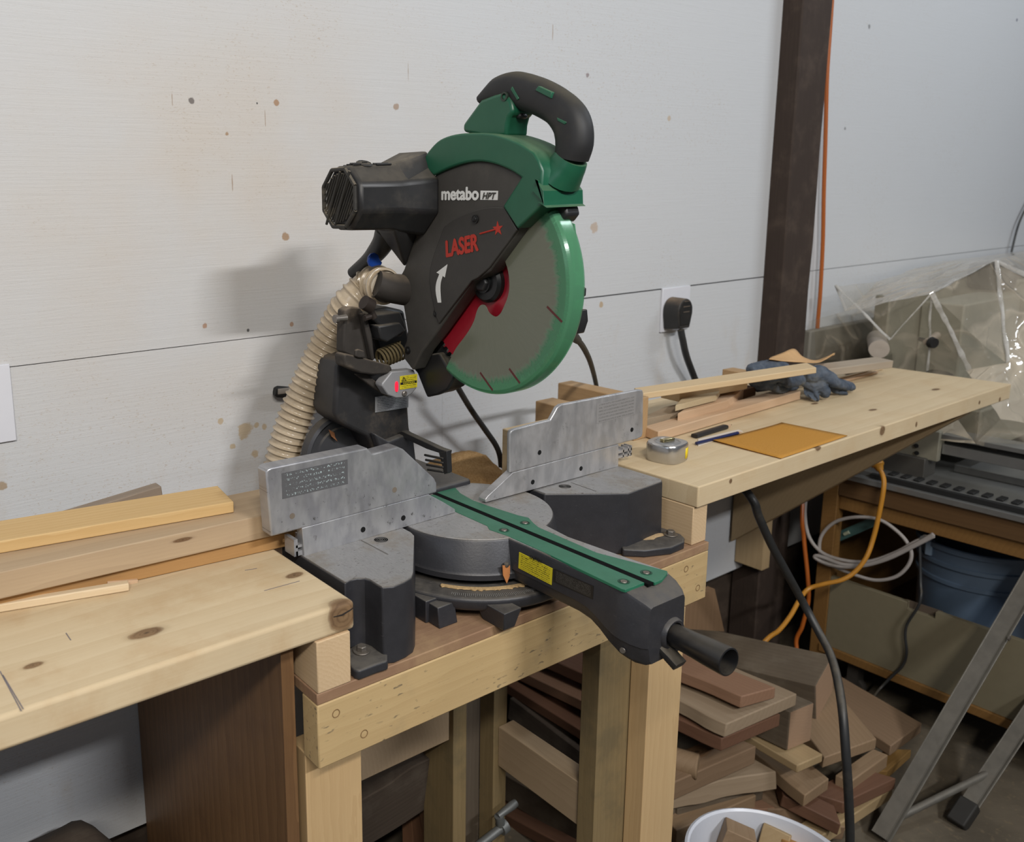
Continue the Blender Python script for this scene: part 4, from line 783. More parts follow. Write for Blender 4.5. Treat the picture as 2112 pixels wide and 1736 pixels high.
oc = thing('extension_cord', 'orange cord drooping from its orange plug in front of the machine stand', 'cord', tuple(ox(1810, 955, 2.48)))
w_ = [(1812, 962, 2.66), (1822, 985, 2.65), (1822, 1010, 2.64), (1813, 1060, 2.63), (1801, 1110, 2.62), (1786, 1150, 2.60), (1762, 1180, 2.58), (1735, 1196, 2.56), (1700, 1204, 2.54), (1668, 1214, 2.52), (1650, 1235, 2.48), (1630, 1270, 2.42), (1606, 1300, 2.36), (1578, 1322, 2.30)]
cb_ = [ox(u, v, x-.175) for u, v, x in w_]; cb_.append(cb_[-1]+V(-.12, .02, -.09))
bm = B(); tube(bm, crs(cb_, 8), .0060, 10); obj('cable', bm, YOC, oc)
bm = B(); d = (cb_[0]-cb_[1]).normalized(); tube(bm, [cb_[0]-d*.012, cb_[0], cb_[0]+d*.004, cb_[0]+d*.038+V(0, .01, .01), cb_[0]+d*.046+V(0, .012, .012)], [.008, .012, .0165, .0165, .013], 14); obj('plug', bm, YOC, oc)
bm = B(); cb_ = [oy(u, v, 1.40) for u, v in ((2130, 400), (2108, 445), (2097, 475), (2086, 520))]; tube(bm, crs(cb_, 6), .004, 8); o = obj('thin_wire', bm, CABLE); tag(o, 'thin dark wire on the wall at the far right above the plastic', 'wire')

# ================================================================ sawdust behind the saw
bm = B(); nx, ny = 60, 30; rows = []
for j in range(ny+1):
    r_ = []
    for i in range(nx+1):
        x = .86+.43*i/nx; y = 1.08+.335*j/ny
        h = .046*math.exp(-((x-1.215)/.09)**2-((y-1.345)/.10)**2)+.042*math.exp(-((x-1.06)/.12)**2-((y-1.22)/.12)**2)
        h += .010*noise.noise((x*16, y*16, 2))+.004*noise.noise((x*60, y*60, 1))
        ed = min(1, min(i, nx-i, j, ny-j+4)/5); r_.append(bm.verts.new((x, y, BENCH+max(.0005, h*ed))))
    rows.append(r_)
for j in range(ny):
    for i in range(nx): bm.faces.new((rows[j][i], rows[j][i+1], rows[j+1][i+1], rows[j+1][i]))
s_ = NT('sawdust'); n = s_.noise(s_.map(), 260, 4, .7); c_ = s_.mix(s_.rng(n, .3, .7), (0.50, 0.32, 0.15), (0.34, 0.19, 0.075)); s_.bump(n, .8, .003)
o = obj('sawdust', bm, s_.done(c_, .95, 0, .1)); tag(o, 'tan sawdust heaped on the bench behind the saw', 'sawdust', kind='stuff')

# ================================================================ boards on the right worktop
g_r = 'offcuts lying on the right worktop'
BROWN = wood('brown_fir_block', (0.46, 0.30, 0.155), (0.30, 0.175, 0.08), 61, 40)
LFIR = wood('light_fir_board', (0.66, 0.50, 0.30), (0.50, 0.34, 0.17), 62, 36)
MDF = plain('tan_hardboard', (0.50, 0.40, 0.25), .7, 0, .2, .15, nscale=200)
GBRD = wood('grey_planed_board', (0.42, 0.345, 0.26), (0.30, 0.235, 0.17), 63, 24, rough=.7)
ENDG = wood('rough_end_grain', (0.36, 0.28, 0.19), (0.20, 0.15, 0.10), 64, 70, axis='Y', rough=.85)
def yblock(name, pn, X, zt, y0, y1, w, h, mat, label, group=None, extra=0):
    "block on edge running away from the camera, left face at X"
    m = Matrix.Translation((X, y0, zt)) @ Matrix.Rotation(PI/2, 4, 'Z')
    bm = B(); bxa(bm, (0, -w, -h), (y1-y0, 0, 0)); return tag(obj(name, bm, mat, bevel=.002, mtx=m), label, 'block' if 'block' in name else 'board', group)
yblock('wood_block', None, 1.404, 1.006, 1.06, 1.262, .042, .086, BROWN, 'tallest brown block behind the right fence', g_r)
yblock('wood_block', None, 1.268, .998, 1.108, 1.198, .050, .184, BROWN, 'medium brown block left of the tallest one behind the fence', g_r)
yblock('wood_block', None, 1.1095, .981, 1.085, 1.130, .14, .165, LFIR, 'short board end standing behind the middle of the right fence', g_r)
# tan hardboard panel over offcuts
def quad(name, pts, z, t, mat, label, cat, group=None, bevel=.0008):
    q = zp(pts, z); o_ = q[0]; L = q[1]-q[0]; W = q[-1]-q[0]; return tag(slab(name, o_, L, W, t, mat, bevel=bevel), label, cat, group)
quad('wood_board', [(1310, 868), (1396, 850.5), (1372, 838)], .952, .032, ENDG, 'rough sawn board end beneath the tan hardboard', 'board', g_r)
quad('wood_board', [(1398, 852), (1500, 826), (1450, 818)], .958, .030, PINK, 'light alder board under the tan hardboard', 'board', g_r)
quad('hardboard_panel', [(1393, 836), (1477, 815), (1421, 805)], .9735, .0125, MDF, 'small tan hardboard panel on top of the offcuts', 'panel')
a, b = oz(1470, 822, .955), oz(1560, 797, .955); tag(board('wood_board', a, b, .06, .022, wood('dark_walnut_edge', (0.22, 0.12, 0.065), (0.12, 0.06, 0.03), 65, 30)), 'dark brown board between the hardboard and the gloves', 'board', g_r)
a, b = oz(1420, 814, .985), oz(1560, 787, .985); tag(board('wood_board', V(a.x, a.y+.02, .985), V(b.x, b.y+.02, .985), .05, .020, LFIR), 'light board under the long tilted board', 'board', g_r)
A_ = oz(1318, 812, 1.004); B_ = oz(1684, 757.5, 1.030); Fb = oz(1664, 747.5, 1.030)
tag(slab('wood_board', A_, B_-A_, (Fb-B_)*1.0, .013, LFIR), 'long light board lying tilted across the gloves', 'board', g_r)
A_ = oz(1358, 890, .9420); B_ = oz(1652, 806, .9420); Wd = oz(1327.5, 879, .9420)-A_
tag(slab('wood_board', A_, B_-A_, Wd, .0205, PINK), 'pinkish alder board lying nearest on the right worktop, under the gloves', 'board', g_r)
B_ = oz(1843, 743.5, .966); A_ = oz(1640, 770, .985); Wd = oz(1814, 737, .966)-B_
tag(slab('wood_board', A_+(B_-A_)*-.15, (B_-A_)*1.15, Wd*1.25, .019, GBRD), 'grey planed board beside the post behind the gloves', 'board', g_r)
for k, (a, b) in enumerate((((1690, 790), (1822, 757)), ((1700, 794), (1812, 765)))):
    a, b = oz(*a, .928), oz(*b, .928); tag(board('wood_strip', a, b, .010, .007, PINK if k else PALE), ('pinkish' if k else 'pale')+' thin strip poking out under the grey board', 'strip')
a, b = oz(1529, 768, .99), oz(1550, 764, .99); tag(board('wood_offcut', a, b, .05, .03, BROWN), 'small brown offcut behind the gloves by the wall', 'offcut')
# curled veneer
bm = B(); gr = []
near = crs([oy(1586, 739, 1.05), oy(1610, 743, 1.05), oy(1645, 746, 1.05), (oy(1684, 747, 1.05)), oy(1702, 740, 1.05), oy(1719, 728, 1.05)], 5); far = crs([oy(1588, 737, 1.09), oy(1612, 728, 1.10), oy(1638, 719, 1.11), oy(1656, 735, 1.11), oy(1684, 742, 1.10), oy(1722, 727, 1.09)], 5)
for a, b in zip(near, far): gr.append([bm.verts.new(a.lerp(b, k/6)+V(0, 0, -.004*math.sin(PI*k/6))) for k in range(7)])
for p, q in zip(gr, gr[1:]):
    for k in range(6): bm.faces.new((p[k], p[k+1], q[k+1], q[k]))
o = obj('wood_veneer', bm, plain('tan_veneer', (0.58, 0.35, 0.16), .6, 0, .3, .15)); tag(o, 'curled scrap of tan veneer lying on the grey board', 'veneer'); so = o.modifiers.new('t', 'SOLIDIFY'); so.thickness = .0015

# gloves
s_ = NT('blue_grey_leather'); n = s_.noise(s_.map(), 30, 6, .65); c_ = s_.mix(s_.rng(n, .35, .7), (0.045, 0.060, 0.085), (0.105, 0.122, 0.148)); c_ = s_.mix(s_.rng(s_.noise(s_.map(), 12, 5), .55, .72, 0, .6), c_, (0.20, 0.19, 0.15)); s_.bump(s_.noise(s_.map(), 90, 5, .7), .5, .002)
LEA = s_.done(c_, .8, 0, .25)
def lumps(name, paths, label):
    bm = B()
    for pth, r, fl in paths:
        q = crs(pth, 5); n = len(q); rr_ = [r[0]+(r[1]-r[0])*i/(n-1) for i in range(n)]
        rr_ = [x*(.75 if i in (0, n-1) else 1)*(1+.18*noise.noise((q[i].x*60, q[i].y*60, r[0]*99))) for i, x in enumerate(rr_)]
        sweep(bm, q, rr_, [x*fl for x in rr_], V(0, .75, .66), 14, 2.1)
    o = obj(name, bm, LEA, ang=80); o.modifiers.new('join', 'REMESH').mode = 'VOXEL'; o.modifiers['join'].voxel_size = .0022
    tx = bpy.data.textures.new('wrinkle', 'CLOUDS'); tx.noise_scale = .022; tx.noise_depth = 3
    d = o.modifiers.new('wrinkle', 'DISPLACE'); d.texture = tx; d.strength = .010; d.mid_level = .5; d.texture_coords = 'GLOBAL'
    sm = o.modifiers.new('smooth', 'SMOOTH'); sm.iterations = 2; o.modifiers.new('sub', 'SUBSURF').render_levels = 0
    return tag(o, label, 'glove', 'work gloves on the right worktop')
def gq(L, y0=None): return [oz(u, v, z) for u, v, z in L]
lumps('work_glove', [(gq([(1550, 768, 1.008), (1585, 757, 1.012), (1620, 757, 1.005)]), (.012, .014), 1.5), (gq([(1560, 790, .975), (1585, 790, .972), (1605, 800, .955)]), (.015, .011), 1.4), (gq([(1550, 798, .952), (1570, 797, .955), (1592, 797, .955)]), (.012, .009), 1.4),
  (gq([(1612, 782, .982), (1635, 778, .985), (1650, 780, .98)]), (.017, .014), 1.5), (gq([(1600, 796, .962), (1625, 795, .955), (1640, 792, .955)]), (.014, .010), 1.3), (gq([(1545, 783, .985), (1590, 775, .99), (1640, 772, .99)]), (.012, .013), 1.6)], 'crumpled blue grey leather glove pinned under the long tilted board')
lumps('work_glove', [(gq([(1655, 772, .985), (1690, 770, .985), (1722, 785, .965)]), (.016, .014), 1.6), (gq([(1700, 778, .97), (1730, 790, .955), (1760, 798, .932)]), (.015, .007), 1.5), (gq([(1662, 785, .97), (1678, 800, .95), (1682, 822, .928)]), (.014, .010), 1.4),
  (gq([(1680, 785, .97), (1698, 803, .948), (1694, 815, .932)]), (.013, .009), 1.3), (gq([(1660, 805, .945), (1668, 815, .935), (1680, 824, .927)]), (.008, .007), 1.2), (gq([(1715, 800, .94), (1735, 806, .930), (1746, 809, .927)]), (.009, .006), 1.5)], 'crumpled blue grey leather glove with fingers hanging to the front')

# sandpaper, pencil, strip, tape
bm = B(); n = 12; P4 = [oz(1469, 910, .921), oz(1611, 946, .921), oz(1748, 899, .921), oz(1612, 874, .921)]; gr = []
for i in range(n+1):
    r_ = []
    for j in range(n+1):
        s, t = i/n, j/n; p = P4[0].lerp(P4[1], s).lerp(P4[3].lerp(P4[2], s), t); p.z = TOP+.0012+.004*(abs(2*t-1)**3)*(1-s)*.6+.0015*noise.noise((p.x*8, p.y*8, 0))**2; r_.append(bm.verts.new(p))
    gr.append(r_)
for a, b in zip(gr, gr[1:]):
    for j in range(n): bm.faces.new((a[j], a[j+1], b[j+1], b[j]))
s_ = NT('orange_sandpaper_grit'); n_ = s_.noise(s_.map(), 900, 2); c_ = s_.mix(s_.rng(n_, .35, .65), (0.42, 0.19, 0.022), (0.52, 0.26, 0.05)); s_.bump(n_, .3, .0006); o = obj('sandpaper_sheet', bm, s_.done(c_, .75, 0, .3)); so = o.modifiers.new('t', 'SOLIDIFY'); so.thickness = .0009; so.offset = 1
tag(o, 'orange sheet of sandpaper lying by the front edge of the right worktop', 'sandpaper')
pc = thing('carpenter_pencil', 'flat black carpenter pencil pointing away from the tape measure', 'pencil', tuple(oz(1440, 898, TOP)))
a, b, e = oz(1432, 899, TOP+.0046), oz(1496, 879.5, TOP+.0046), oz(1509, 875.5, TOP+.0040); d = (b-a).normalized()
bm = B(); sweep(bm, [a, b], .0042, .0072, d.cross(V(0, 0, 1)), 12, 4); obj('pencil_body', bm, plain('black_lacquer', (.012, .012, .014), .4), pc)
bm = B(); sweep(bm, [b, b.lerp(e, .8)], [.004, .0016], [.007, .002], d.cross(V(0, 0, 1)), 12, 3); obj('sharpened_wood', bm, PINK, pc)
bm = B(); sweep(bm, [b.lerp(e, .78), e], [.0016, .0006], [.002, .0008], d.cross(V(0, 0, 1)), 8, 2); obj('pencil_lead', bm, plain('lead', (.02, .02, .02), .4), pc)
q = zp([(1440, 919), (1532, 889), (1523, 885.5), (1440, 905)], TOP+.0012); bm = B(); prism(bm, q, (0, 0, -.0010)); o = obj('paper_strip', bm, plain('white_paper', (.62, .55, .48), .8)); tag(o, 'strip of white paper under the thin blue pencil', 'paper')
tp = thing('pencil', 'thin navy blue pencil lying on a white paper strip', 'pencil', tuple(oz(1440, 913, TOP)))
a, b, e = oz(1436, 914, TOP+.0045), oz(1522, 892.5, TOP+.0045), oz(1529, 890.5, TOP+.0040); bm = B(); tube(bm, [a, b], .0033, 6); obj('pencil_body', bm, plain('navy_paint', (.012, .018, .075), .35), tp); bm = B(); tube(bm, [b, e], [.0032, .0008], 8); obj('pencil_tip', bm, PINK, tp)
CHR = plain('scratched_chrome', (0.50, 0.50, 0.50), .24, .9, .5, .15, scuff=.2)
tm = thing('tape_measure', 'chrome tape measure with a yellow label on the right worktop', 'tape measure', (1.352, .945, TOP))
foot = zp([(1338, 930), (1338, 946), (1348, 951), (1372, 957), (1400, 958.5), (1428, 955), (1442, 949), (1444, 930)], TOP); foot = foot[1:-1]
c0 = V(1.352, .9465, TOP); sh = []
for k in range(28):
    a = 2*PI*k/28; r = 1/((abs(math.cos(a))**3.4+abs(math.sin(a))**3.4)**(1/3.4)); sh.append(V(c0.x+.033*r*math.cos(a), c0.y+.032*r*math.sin(a), TOP+.0003))
rz = Matrix.Translation(c0) @ Matrix.Rotation(math.radians(8), 4, 'Z') @ Matrix.Translation(-c0); sh = [rz @ p for p in sh]
bm = B(); rgs = []
for sc, z in ((.96, 0), (1, .002), (1, .029), (.985, .0325), (.95, .0345)): rgs.append([c0+(p-c0)*sc+V(0, 0, z) for p in sh])
ringloft(bm, rgs); cs_ = obj('case', bm, CHR, tm, ang=40)
bm = B(); lathe(bm, [(0, 0), (.0235, 0), (.0235, .0006), (.0205, .0012), (.0200, .0004), (0, .0006)], c0+V(0, 0, .0345), (0, 0, 1), 40); obj('face_ring', bm, plain('satin_chrome', (.42, .42, .42), .35, .9), tm)
a, b = c0+V(-.006, -.004, .0372), c0+V(.006, .006, .0372); bm = B(); box(bm, (0, 0, 0), (.028, .010, .005)); obj('belt_clip', bm, plain('brass_chrome', (.50, .42, .22), .2, 1), tm, .001, mtx=Matrix.Translation(c0+V(.002, .002, .0375)) @ Matrix.Rotation(math.radians(-8), 4, 'Z'))
pe_ = max(sh, key=lambda p: p.x*1-p.y*.9); bm = B(); q = [oy(u, v, pe_.y-.0) for u, v in ((1431, 922), (1443, 919), (1443, 945), (1431, 948))]
i0 = sh.index(pe_)-1; A_, B_ = c0+(sh[i0-0]-c0)*1.004, c0+(sh[(i0+1) % 28]-c0)*1.004; C__ = c0+(sh[(i0-1) % 28]-c0)*1.004
for p in (A_, B_, C__): p.z = TOP+.006
bm = B(); ringloft(bm, [[C__, A_, B_], [C__+V(0, 0, .02), A_+V(0, 0, .02), B_+V(0, 0, .02)]], False, False); o = obj('yellow_label', bm, plain('yellow_sticker', (.75, .55, .01), .4), tm); so = o.modifiers.new('t', 'SOLIDIFY'); so.thickness = .0006; so.offset = 0
# ================================================================ lumber pile under and beside the bench
g_p = 'rough offcut lumber piled on the floor'
REDW = wood('red_brown_plank', (0.27, 0.155, 0.095), (0.18, 0.092, 0.055), 71, 30)
REDD = wood('dark_red_plank', (0.155, 0.078, 0.046), (0.092, 0.043, 0.026), 72, 30)
BRN = wood('dusty_brown_plank', (0.242, 0.160, 0.098), (0.148, 0.090, 0.051), 73, 26, knots=[((.25, .05, .0), .022, (2.5, 1, 1))])
BRN2 = wood('tan_brown_plank', (0.281, 0.191, 0.113), (0.179, 0.109, 0.058), 74, 26)
GRYB = wood('grey_old_timber', (0.129, 0.098, 0.066), (0.066, 0.048, 0.033), 75, 22, dirt=((0.172, 0.140, 0.101), .5), rough=.85)
PALB = wood('pale_pine_offcut', (0.390, 0.281, 0.152), (0.281, 0.183, 0.086), 76, 32)
BARK = wood('dark_bark_slab', (0.066, 0.048, 0.035), (0.023, 0.017, 0.012), 77, 30, dirt=((0.101, 0.082, 0.062), .5), rough=.95)
DUSTW = wood('dusty_grey_tan_slab', (0.312, 0.234, 0.156), (0.203, 0.140, 0.086), 78, 22)
def lum(name, P, L, W, t, mat, label, live=0, bevel=.0025): return tag(slab(name, P, L, W, t, mat, bevel=bevel, live=live), label, 'lumber', g_p)
def lq(name, pts, z, t, mat, label, kl=1.0, live=0, kw=1.0):
    q = zp(pts, z); return lum(name, q[0], (q[1]-q[0])*kl, (q[-1]-q[0])*kw, t, mat, label, live)
lq('plank', [(1531, 1435), (1407, 1384), (1600, 1417)], .345, .027, REDW, 'reddish plank on the very top of the lumber pile, right of the bench leg', 2.6, .003)
lq('plank', [(1500, 1492), (1404, 1446), (1644, 1430)], .305, .030, DUSTW, 'wide dusty live edge plank directly under the reddish top plank', 3.2, .006)
lq('plank', [(1490, 1522), (1403, 1484), (1610, 1472)], .268, .030, REDD, 'dark red plank third from the top beside the bench leg', 3.6, .003)
a, b = oy(1682, 1414, .955), oy(1717, 1351, .985); f_ = oy(1420, 1352, 1.235); L = f_-a
bm1 = lum('timber_beam', a, L*1.25, (b-a), .105, GRYB, 'grey weathered beam with sawn end coloured as lit slanting over the pile')
q0, q1, q2 = oz(1629.7, 1467.7, .25), oz(1678, 1448, .25), None
bm2 = lum('timber_beam', q0, V(-.03, .42, .0), q1-q0, .098, GRYB, 'short square beam with sawn end coloured as lit under the stacked planks')
LIT_SAWN = wood('lit_end_wood', (0.36, 0.235, 0.15), (0.26, 0.16, 0.095), 96, 60, axis='Y')  # lighter wood tone puts the light on the beam ends into the colour
for bo, P_, W_2, th in ((bm1, a, b-a, .105), (bm2, q0, q1-q0, .098)):
    mm = WM[bo]; w = (mm.inverted().to_3x3() @ W_2); sgn = 1 if mm.to_3x3().col[2].z > 0 else -1
    bm = B(); prism(bm, [V(-.0006, .002, -.002*sgn), V(-.0006+w.x, w.y-.002, -.002*sgn), V(-.0006+w.x, w.y-.002, -(th-.002)*sgn), V(-.0006, .002, -(th-.002)*sgn)], (.0012, 0, 0)); obj('lit_sawn_end', bm, LIT_SAWN, bo, mtx=mm, label='pinkish sawn end coloured as lit')
lq('offcut_board', [(1645, 1578), (1560, 1528), (1697.4, 1555)], .148, .020, PALB, 'clean pale pine board end jutting from the middle of the pile', 3.0)
lq('plank', [(1700, 1562), (1655, 1500), (1808, 1523)], .125, .028, BRN2, 'wide tan plank under the black cable right of the pale board', 3.2, .005)
lq('plank', [(1838, 1538), (1690, 1445), (1901.6, 1491)], .06, .028, BRN, 'wide dark knotted plank furthest right in the pile', 1.35, .003)
A_, B_, C__ = oz(1391, 1628, .105), oz(1600, 1589, .105), oz(1544, 1558, .105)
lum('bark_slab', A_+(A_-B_)*.2, (B_-A_)*1.2, C__-B_, .042, DUSTW, 'grey slab with rough bark edge facing out below the bench leg', .008)
A_, B_ = oz(1392, 1612, .165), oz(1560, 1538, .165)
lum('plank', A_+(A_-B_)*.5, (B_-A_)*1.5, V(-.01, .07, 0), .045, BRN, 'brown plank lying crosswise behind the bark edged slab')
A_, B_ = oz(1392, 1562, .20), oz(1442, 1556, .20); bm = B(); tube(bm, [A_+V(-.02, .12, -.03), B_+V(.0, .0, -.03)], [.026, .028], 14); o = obj('round_offcut', bm, BRN2, bevel=.003); tag(o, 'short rounded offcut in the dark gap beside the bench leg', 'lumber', g_p)
A_, B_ = oz(1398, 1668, .045), oz(1560, 1622, .045); lum('plank', A_, (B_-A_)*1.1, V(.01, .06, 0), .04, GRYB, 'dark plank end under the bark edged slab by the bench leg')
A_, B_ = oz(1395, 1712, .03), oz(1560, 1640, .03); lum('plank', A_, (B_-A_), V(.02, .05, 0), .035, BRN2, 'tan plank behind the white bucket rim')
A_, B_ = oz(1505, 1675, .0), oz(1600, 1665, .0); lum('plank', A_, (B_-A_), V(.0, .10, 0), .035, REDW, 'short reddish board just above the white bucket rim')
A_, B_ = oz(1585, 1668, .0), oz(1660, 1668, -.01); lum('plank', A_, (B_-A_)*1.1, V(.02, .12, 0), .04, BRN, 'brown board end right above the white bucket')
lq('plank', [(1660, 1640), (1600, 1590), (1710, 1605)], .07, .03, BRN2, 'narrow tan board with fibrous end under the pale board', 2.0, .004)
A_, B_ = oz(1755, 1612, .045), oz(1832, 1556, .045); lum('plank', A_, (B_-A_), oz(1800, 1543, .045)-oz(1832, 1556, .045), .035, BRN2, 'narrow board catching light right of the black cable')
A_, B_ = oz(1740, 1655, .02), oz(1848, 1604, .02); lum('plank', A_, (B_-A_), V(-.03, .07, 0), .03, REDD, 'dark reddish board right of the black cable near the ladder')
A_, B_ = oz(1745, 1690, -.03), oz(1842, 1625, -.03); lum('plank', A_+(A_-B_)*.6, (B_-A_)*1.6, V(-.02, .05, 0), .03, PALB, 'pale board lying low beside the ladder foot')
A_, B_ = oz(1640, 1700, -.04), oz(1735, 1705, -.04); lum('plank', A_, (B_-A_)*1.1, V(.02, .14, .02), .04, BRN, 'brown board resting on the floor left of the cable foot')
A_, B_ = oz(1615, 1640, .03), oz(1735, 1700, .01); lum('plank', A_, (B_-A_), V(.05, .04, 0), .03, REDD, 'dark board slanting down towards the black cable')
A_, B_ = oz(1830, 1590, -.02), oz(1880, 1545, -.02); lum('plank', A_, (B_-A_), V(-.05, .04, 0), .025, wood('amber_board', (0.36, 0.21, 0.07), (0.25, 0.13, 0.04), 79, 30), 'small amber board edge half hidden by the ladder leg')
bxs = B(); bxa(bxs, (1.46, 1.02, FLOOR), (2.05, 1.36, .10)); o = obj('plank', bxs, GRYB, bevel=.004); tag(o, 'bottom timber deep inside the lumber pile', 'lumber', g_p)
# stack seen between the bench legs
def xboard(X, pn, pf, w, t, mat, label, live=0, n=0.05, f=.1):
    a, b = ox(*pn, X), ox(*pf, X); d = (b-a).normalized(); a = a-d*n; b = b+d*f
    lum('plank', a, b-a, V(w, 0, 0), t, mat, label, live)
xboard(1.50, (1233, 1402), (1153, 1367), .10, .030, REDD, 'dark red plank second from top between the bench legs')
xboard(1.47, (1232, 1459), (1093, 1394), .13, .027, REDW, 'red brown plank with lit top edge between the bench legs')
xboard(1.44, (1228, 1524), (1082, 1434), .14, .026, REDD, 'long dark red plank just above the bench stretcher')
xboard(1.43, (1226, 1570), (1112, 1484), .14, .06, BARK, 'dark barked timber behind the bench stretcher', .004)
xboard(1.38, (1222, 1700), (1045, 1600), .16, .07, GRYB, 'grey timber below the bench stretcher', .004)
xboard(1.34, (1150, 1736), (1042, 1680), .10, .03, REDD, 'dark red plank lowest under the bench stretcher')
o = tag(slab('plank', V(1.02, 1.30, .10), V(0, -.02, -.2)*.9, V(.14, .02, 0), .03, wood('upright_red_board', (0.20, 0.10, 0.055), (0.11, 0.055, 0.03), 80, 25), live=.004), 'reddish board standing upright behind the bench legs', 'lumber', g_p)
A_, B_ = oy(868, 1572, 1.25), oy(892, 1722, 1.25); lum('plank', A_, B_-A_, V(.075, .02, 0), .03, wood('upright_brown_board', (0.17, 0.09, 0.05), (0.10, 0.05, 0.03), 81, 25), 'brown board leaning upright under the back rail of the bench')
A_, B_ = oy(735, 1640, 1.22), oy(872, 1560, 1.22); bm = B(); d = B_-A_
lum('bark_slab', A_+V(0, 0, .04)-d*.2, d*1.2, V(.02, .02, -.125), .05, BARK, 'black barked slab lying under the back rail of the bench', .008)
A_, B_ = oz(735, 1720, -.03), oz(868, 1648, -.03); lum('plank', A_, B_-A_, V(.03, .08, 0), .04, PALB, 'pale board on the floor under the barked slab')
A_, B_ = oz(830, 1725, -.055), oz(875, 1760, -.055); lum('offcut_board', A_, B_-A_, V(.05, .03, 0), .03, PALB, 'short pale stick on the floor between the bench legs')
# bar clamp
cp = thing('pipe_clamp', 'grey metal screw clamp with T handle lying under the bench', 'clamp', (1.16, 1.1, FLOOR))
CST = plain('dull_cast_steel', (0.17, 0.175, 0.17), .5, .6, .5, .3)
a, b = oy(985, 1745, 1.06), oy(1040, 1702, 1.06); bm = B(); tube(bm, [a, b], .0085, 12); tube(bm, [b-(b-a)*.15, b+(b-a)*.05], .014, 14); obj('clamp_screw', bm, CST, cp)
a, b = oy(1027, 1683, 1.06), oy(1064, 1655, 1.06); bm = B(); tube(bm, [a, a.lerp(b, .2), a.lerp(b, .8), b], [.006, .0065, .0085, .0075], 12); tube(bm, [oy(1033, 1700, 1.06), oy(1029, 1682, 1.06)], .009, 12); obj('clamp_handle', bm, CST, cp)
# log under the left worktop
bm = B(); n = 40; rg = []
for i in range(n+1):
    x = -.25+.61*i/n; r = []
    for k in range(30):
        an = 2*PI*k/30; rr_ = .115+.012*noise.noise((x*9, math.cos(an)*2, math.sin(an)*2))+.006*noise.noise((x*4, math.cos(an)*9, math.sin(an)*9)); rr_ *= 1-.35*max(0, (i-n+3)/3)**2
        r.append(V(x, 1.25+rr_*1.1*math.cos(an), .288+rr_*math.sin(an)))
    rg.append(r)
ringloft(bm, rg); o = obj('bark_log', bm, BARK); tag(o, 'dark barked log lying under the left worktop', 'log')
q = [oy(u, v, 1.17) for u, v in ((1405, 1252), (1474, 1214), (1494, 1302), (1405, 1296))]; bm = B(); prism(bm, q, (0, .02, 0)); o = obj('plank', bm, wood('upright_tan_board', (.24, .15, .085), (.15, .09, .05), 97, 20, axis='Z')); tag(o, 'brown board leaning upright right behind the bench leg, above the grey beam', 'lumber', g_p)
bm = B(); bxa(bm, (-.3, 1.10, FLOOR), (.44, 1.40, .20)); o = obj('log_rack', bm, FOOT, bevel=.01); tag(o, 'dark low timber base beneath the barked log', 'base')

# ================================================================ white bucket with offcuts
bk = thing('bucket', 'white plastic bucket holding wood offcuts', 'bucket', (1.395, .715, FLOOR))
bc = V(1.395, .715, FLOOR); bm = B(); lathe(bm, [(0, 0), (.118, 0), (.124, .004), (.140, .285), (.146, .286), (.1475, .292), (.1465, .299), (.142, .301), (.1385, .297), (.121, .006), (0, .004)], bc, (0, 0, 1), 64); obj('bucket_shell', bm, plain('white_bucket_plastic', (0.60, 0.62, 0.68), .35, 0, .5, .05), bk)
def chunk(p, s, rot, mat, label):
    bm = B(); box(bm, (0, 0, 0), s); m = Matrix.Translation(p) @ Matrix.Rotation(rot[2], 4, 'Z') @ Matrix.Rotation(rot[0], 4, 'X') @ Matrix.Rotation(rot[1], 4, 'Y'); tag(obj('wood_chunk', bm, mat, bevel=.002, mtx=m), label, 'offcut', 'offcuts in the white bucket')
chunk(oz(1503, 1712, .185)-V(0, 0, .085), (.045, .055, .18), (.25, .1, .6), BRN2, 'grey brown block upright at the left in the white bucket')
chunk(oz(1588, 1722, .175)-V(0, 0, .08), (.045, .05, .17), (.1, .45, .3), PALB, 'pale sawn block leaning in the middle of the white bucket')
chunk(oz(1640, 1752, .165)-V(0, .01, .07), (.06, .045, .15), (-.2, .3, -.2), wood('amber_block', (0.45, 0.24, 0.08), (0.32, 0.16, 0.05), 82, 30), 'amber block low at the right in the white bucket')

# ================================================================ aluminium step ladder
ALG = plain('dull_ladder_aluminium', (0.16, 0.15, 0.13), .45, .5, .5, .3, dust=.4, dustcol=(.2, .17, .13)); RUB = plain('ladder_foot_rubber', (.02, .018, .015), .7)
ld = thing('step_ladder', 'grey aluminium ladder standing at the lower right', 'ladder', (2.1, .75, FLOOR))
def rail(name, a, b, w, t, foot):
    d = (b-a).normalized(); m = frame(d, V(0, 1, 0), a); L = (b-a).length; bm = B(); bxa(bm, (0.0, -t/2, -w/2), (L, t/2, -w/2+.003)); bxa(bm, (0, -t/2, w/2-.003), (L, t/2, w/2)); bxa(bm, (0, t/2-.003, -w/2), (L, t/2, w/2)); bxa(bm, (0, -t/2, -.001), (L, -t/2+.002, w/2))
    r_ = obj(name, bm, ALG, ld, .0008, mtx=m)
    if foot: bm = B(); bxa(bm, (-.012, -t/2-.004, -w/2-.005), (.055, t/2+.004, w/2+.005)); obj('foot', bm, RUB, r_, .004, mtx=m)
    return r_
l1a, l1b = V(2.012, .785, FLOOR+.012), oy(2135, 1180, .715); l1b = l1b+(l1b-l1a)*.5
l2a, l2b = V(2.218, .705, FLOOR+.012), oy(2125, 1470, .672); l2b = l2b+(l2b-l2a)*1.5
ra = rail('leg', l1a, l1b, .028, .035, False); rb_ = rail('leg', l2a, l2b, .026, .032, True)
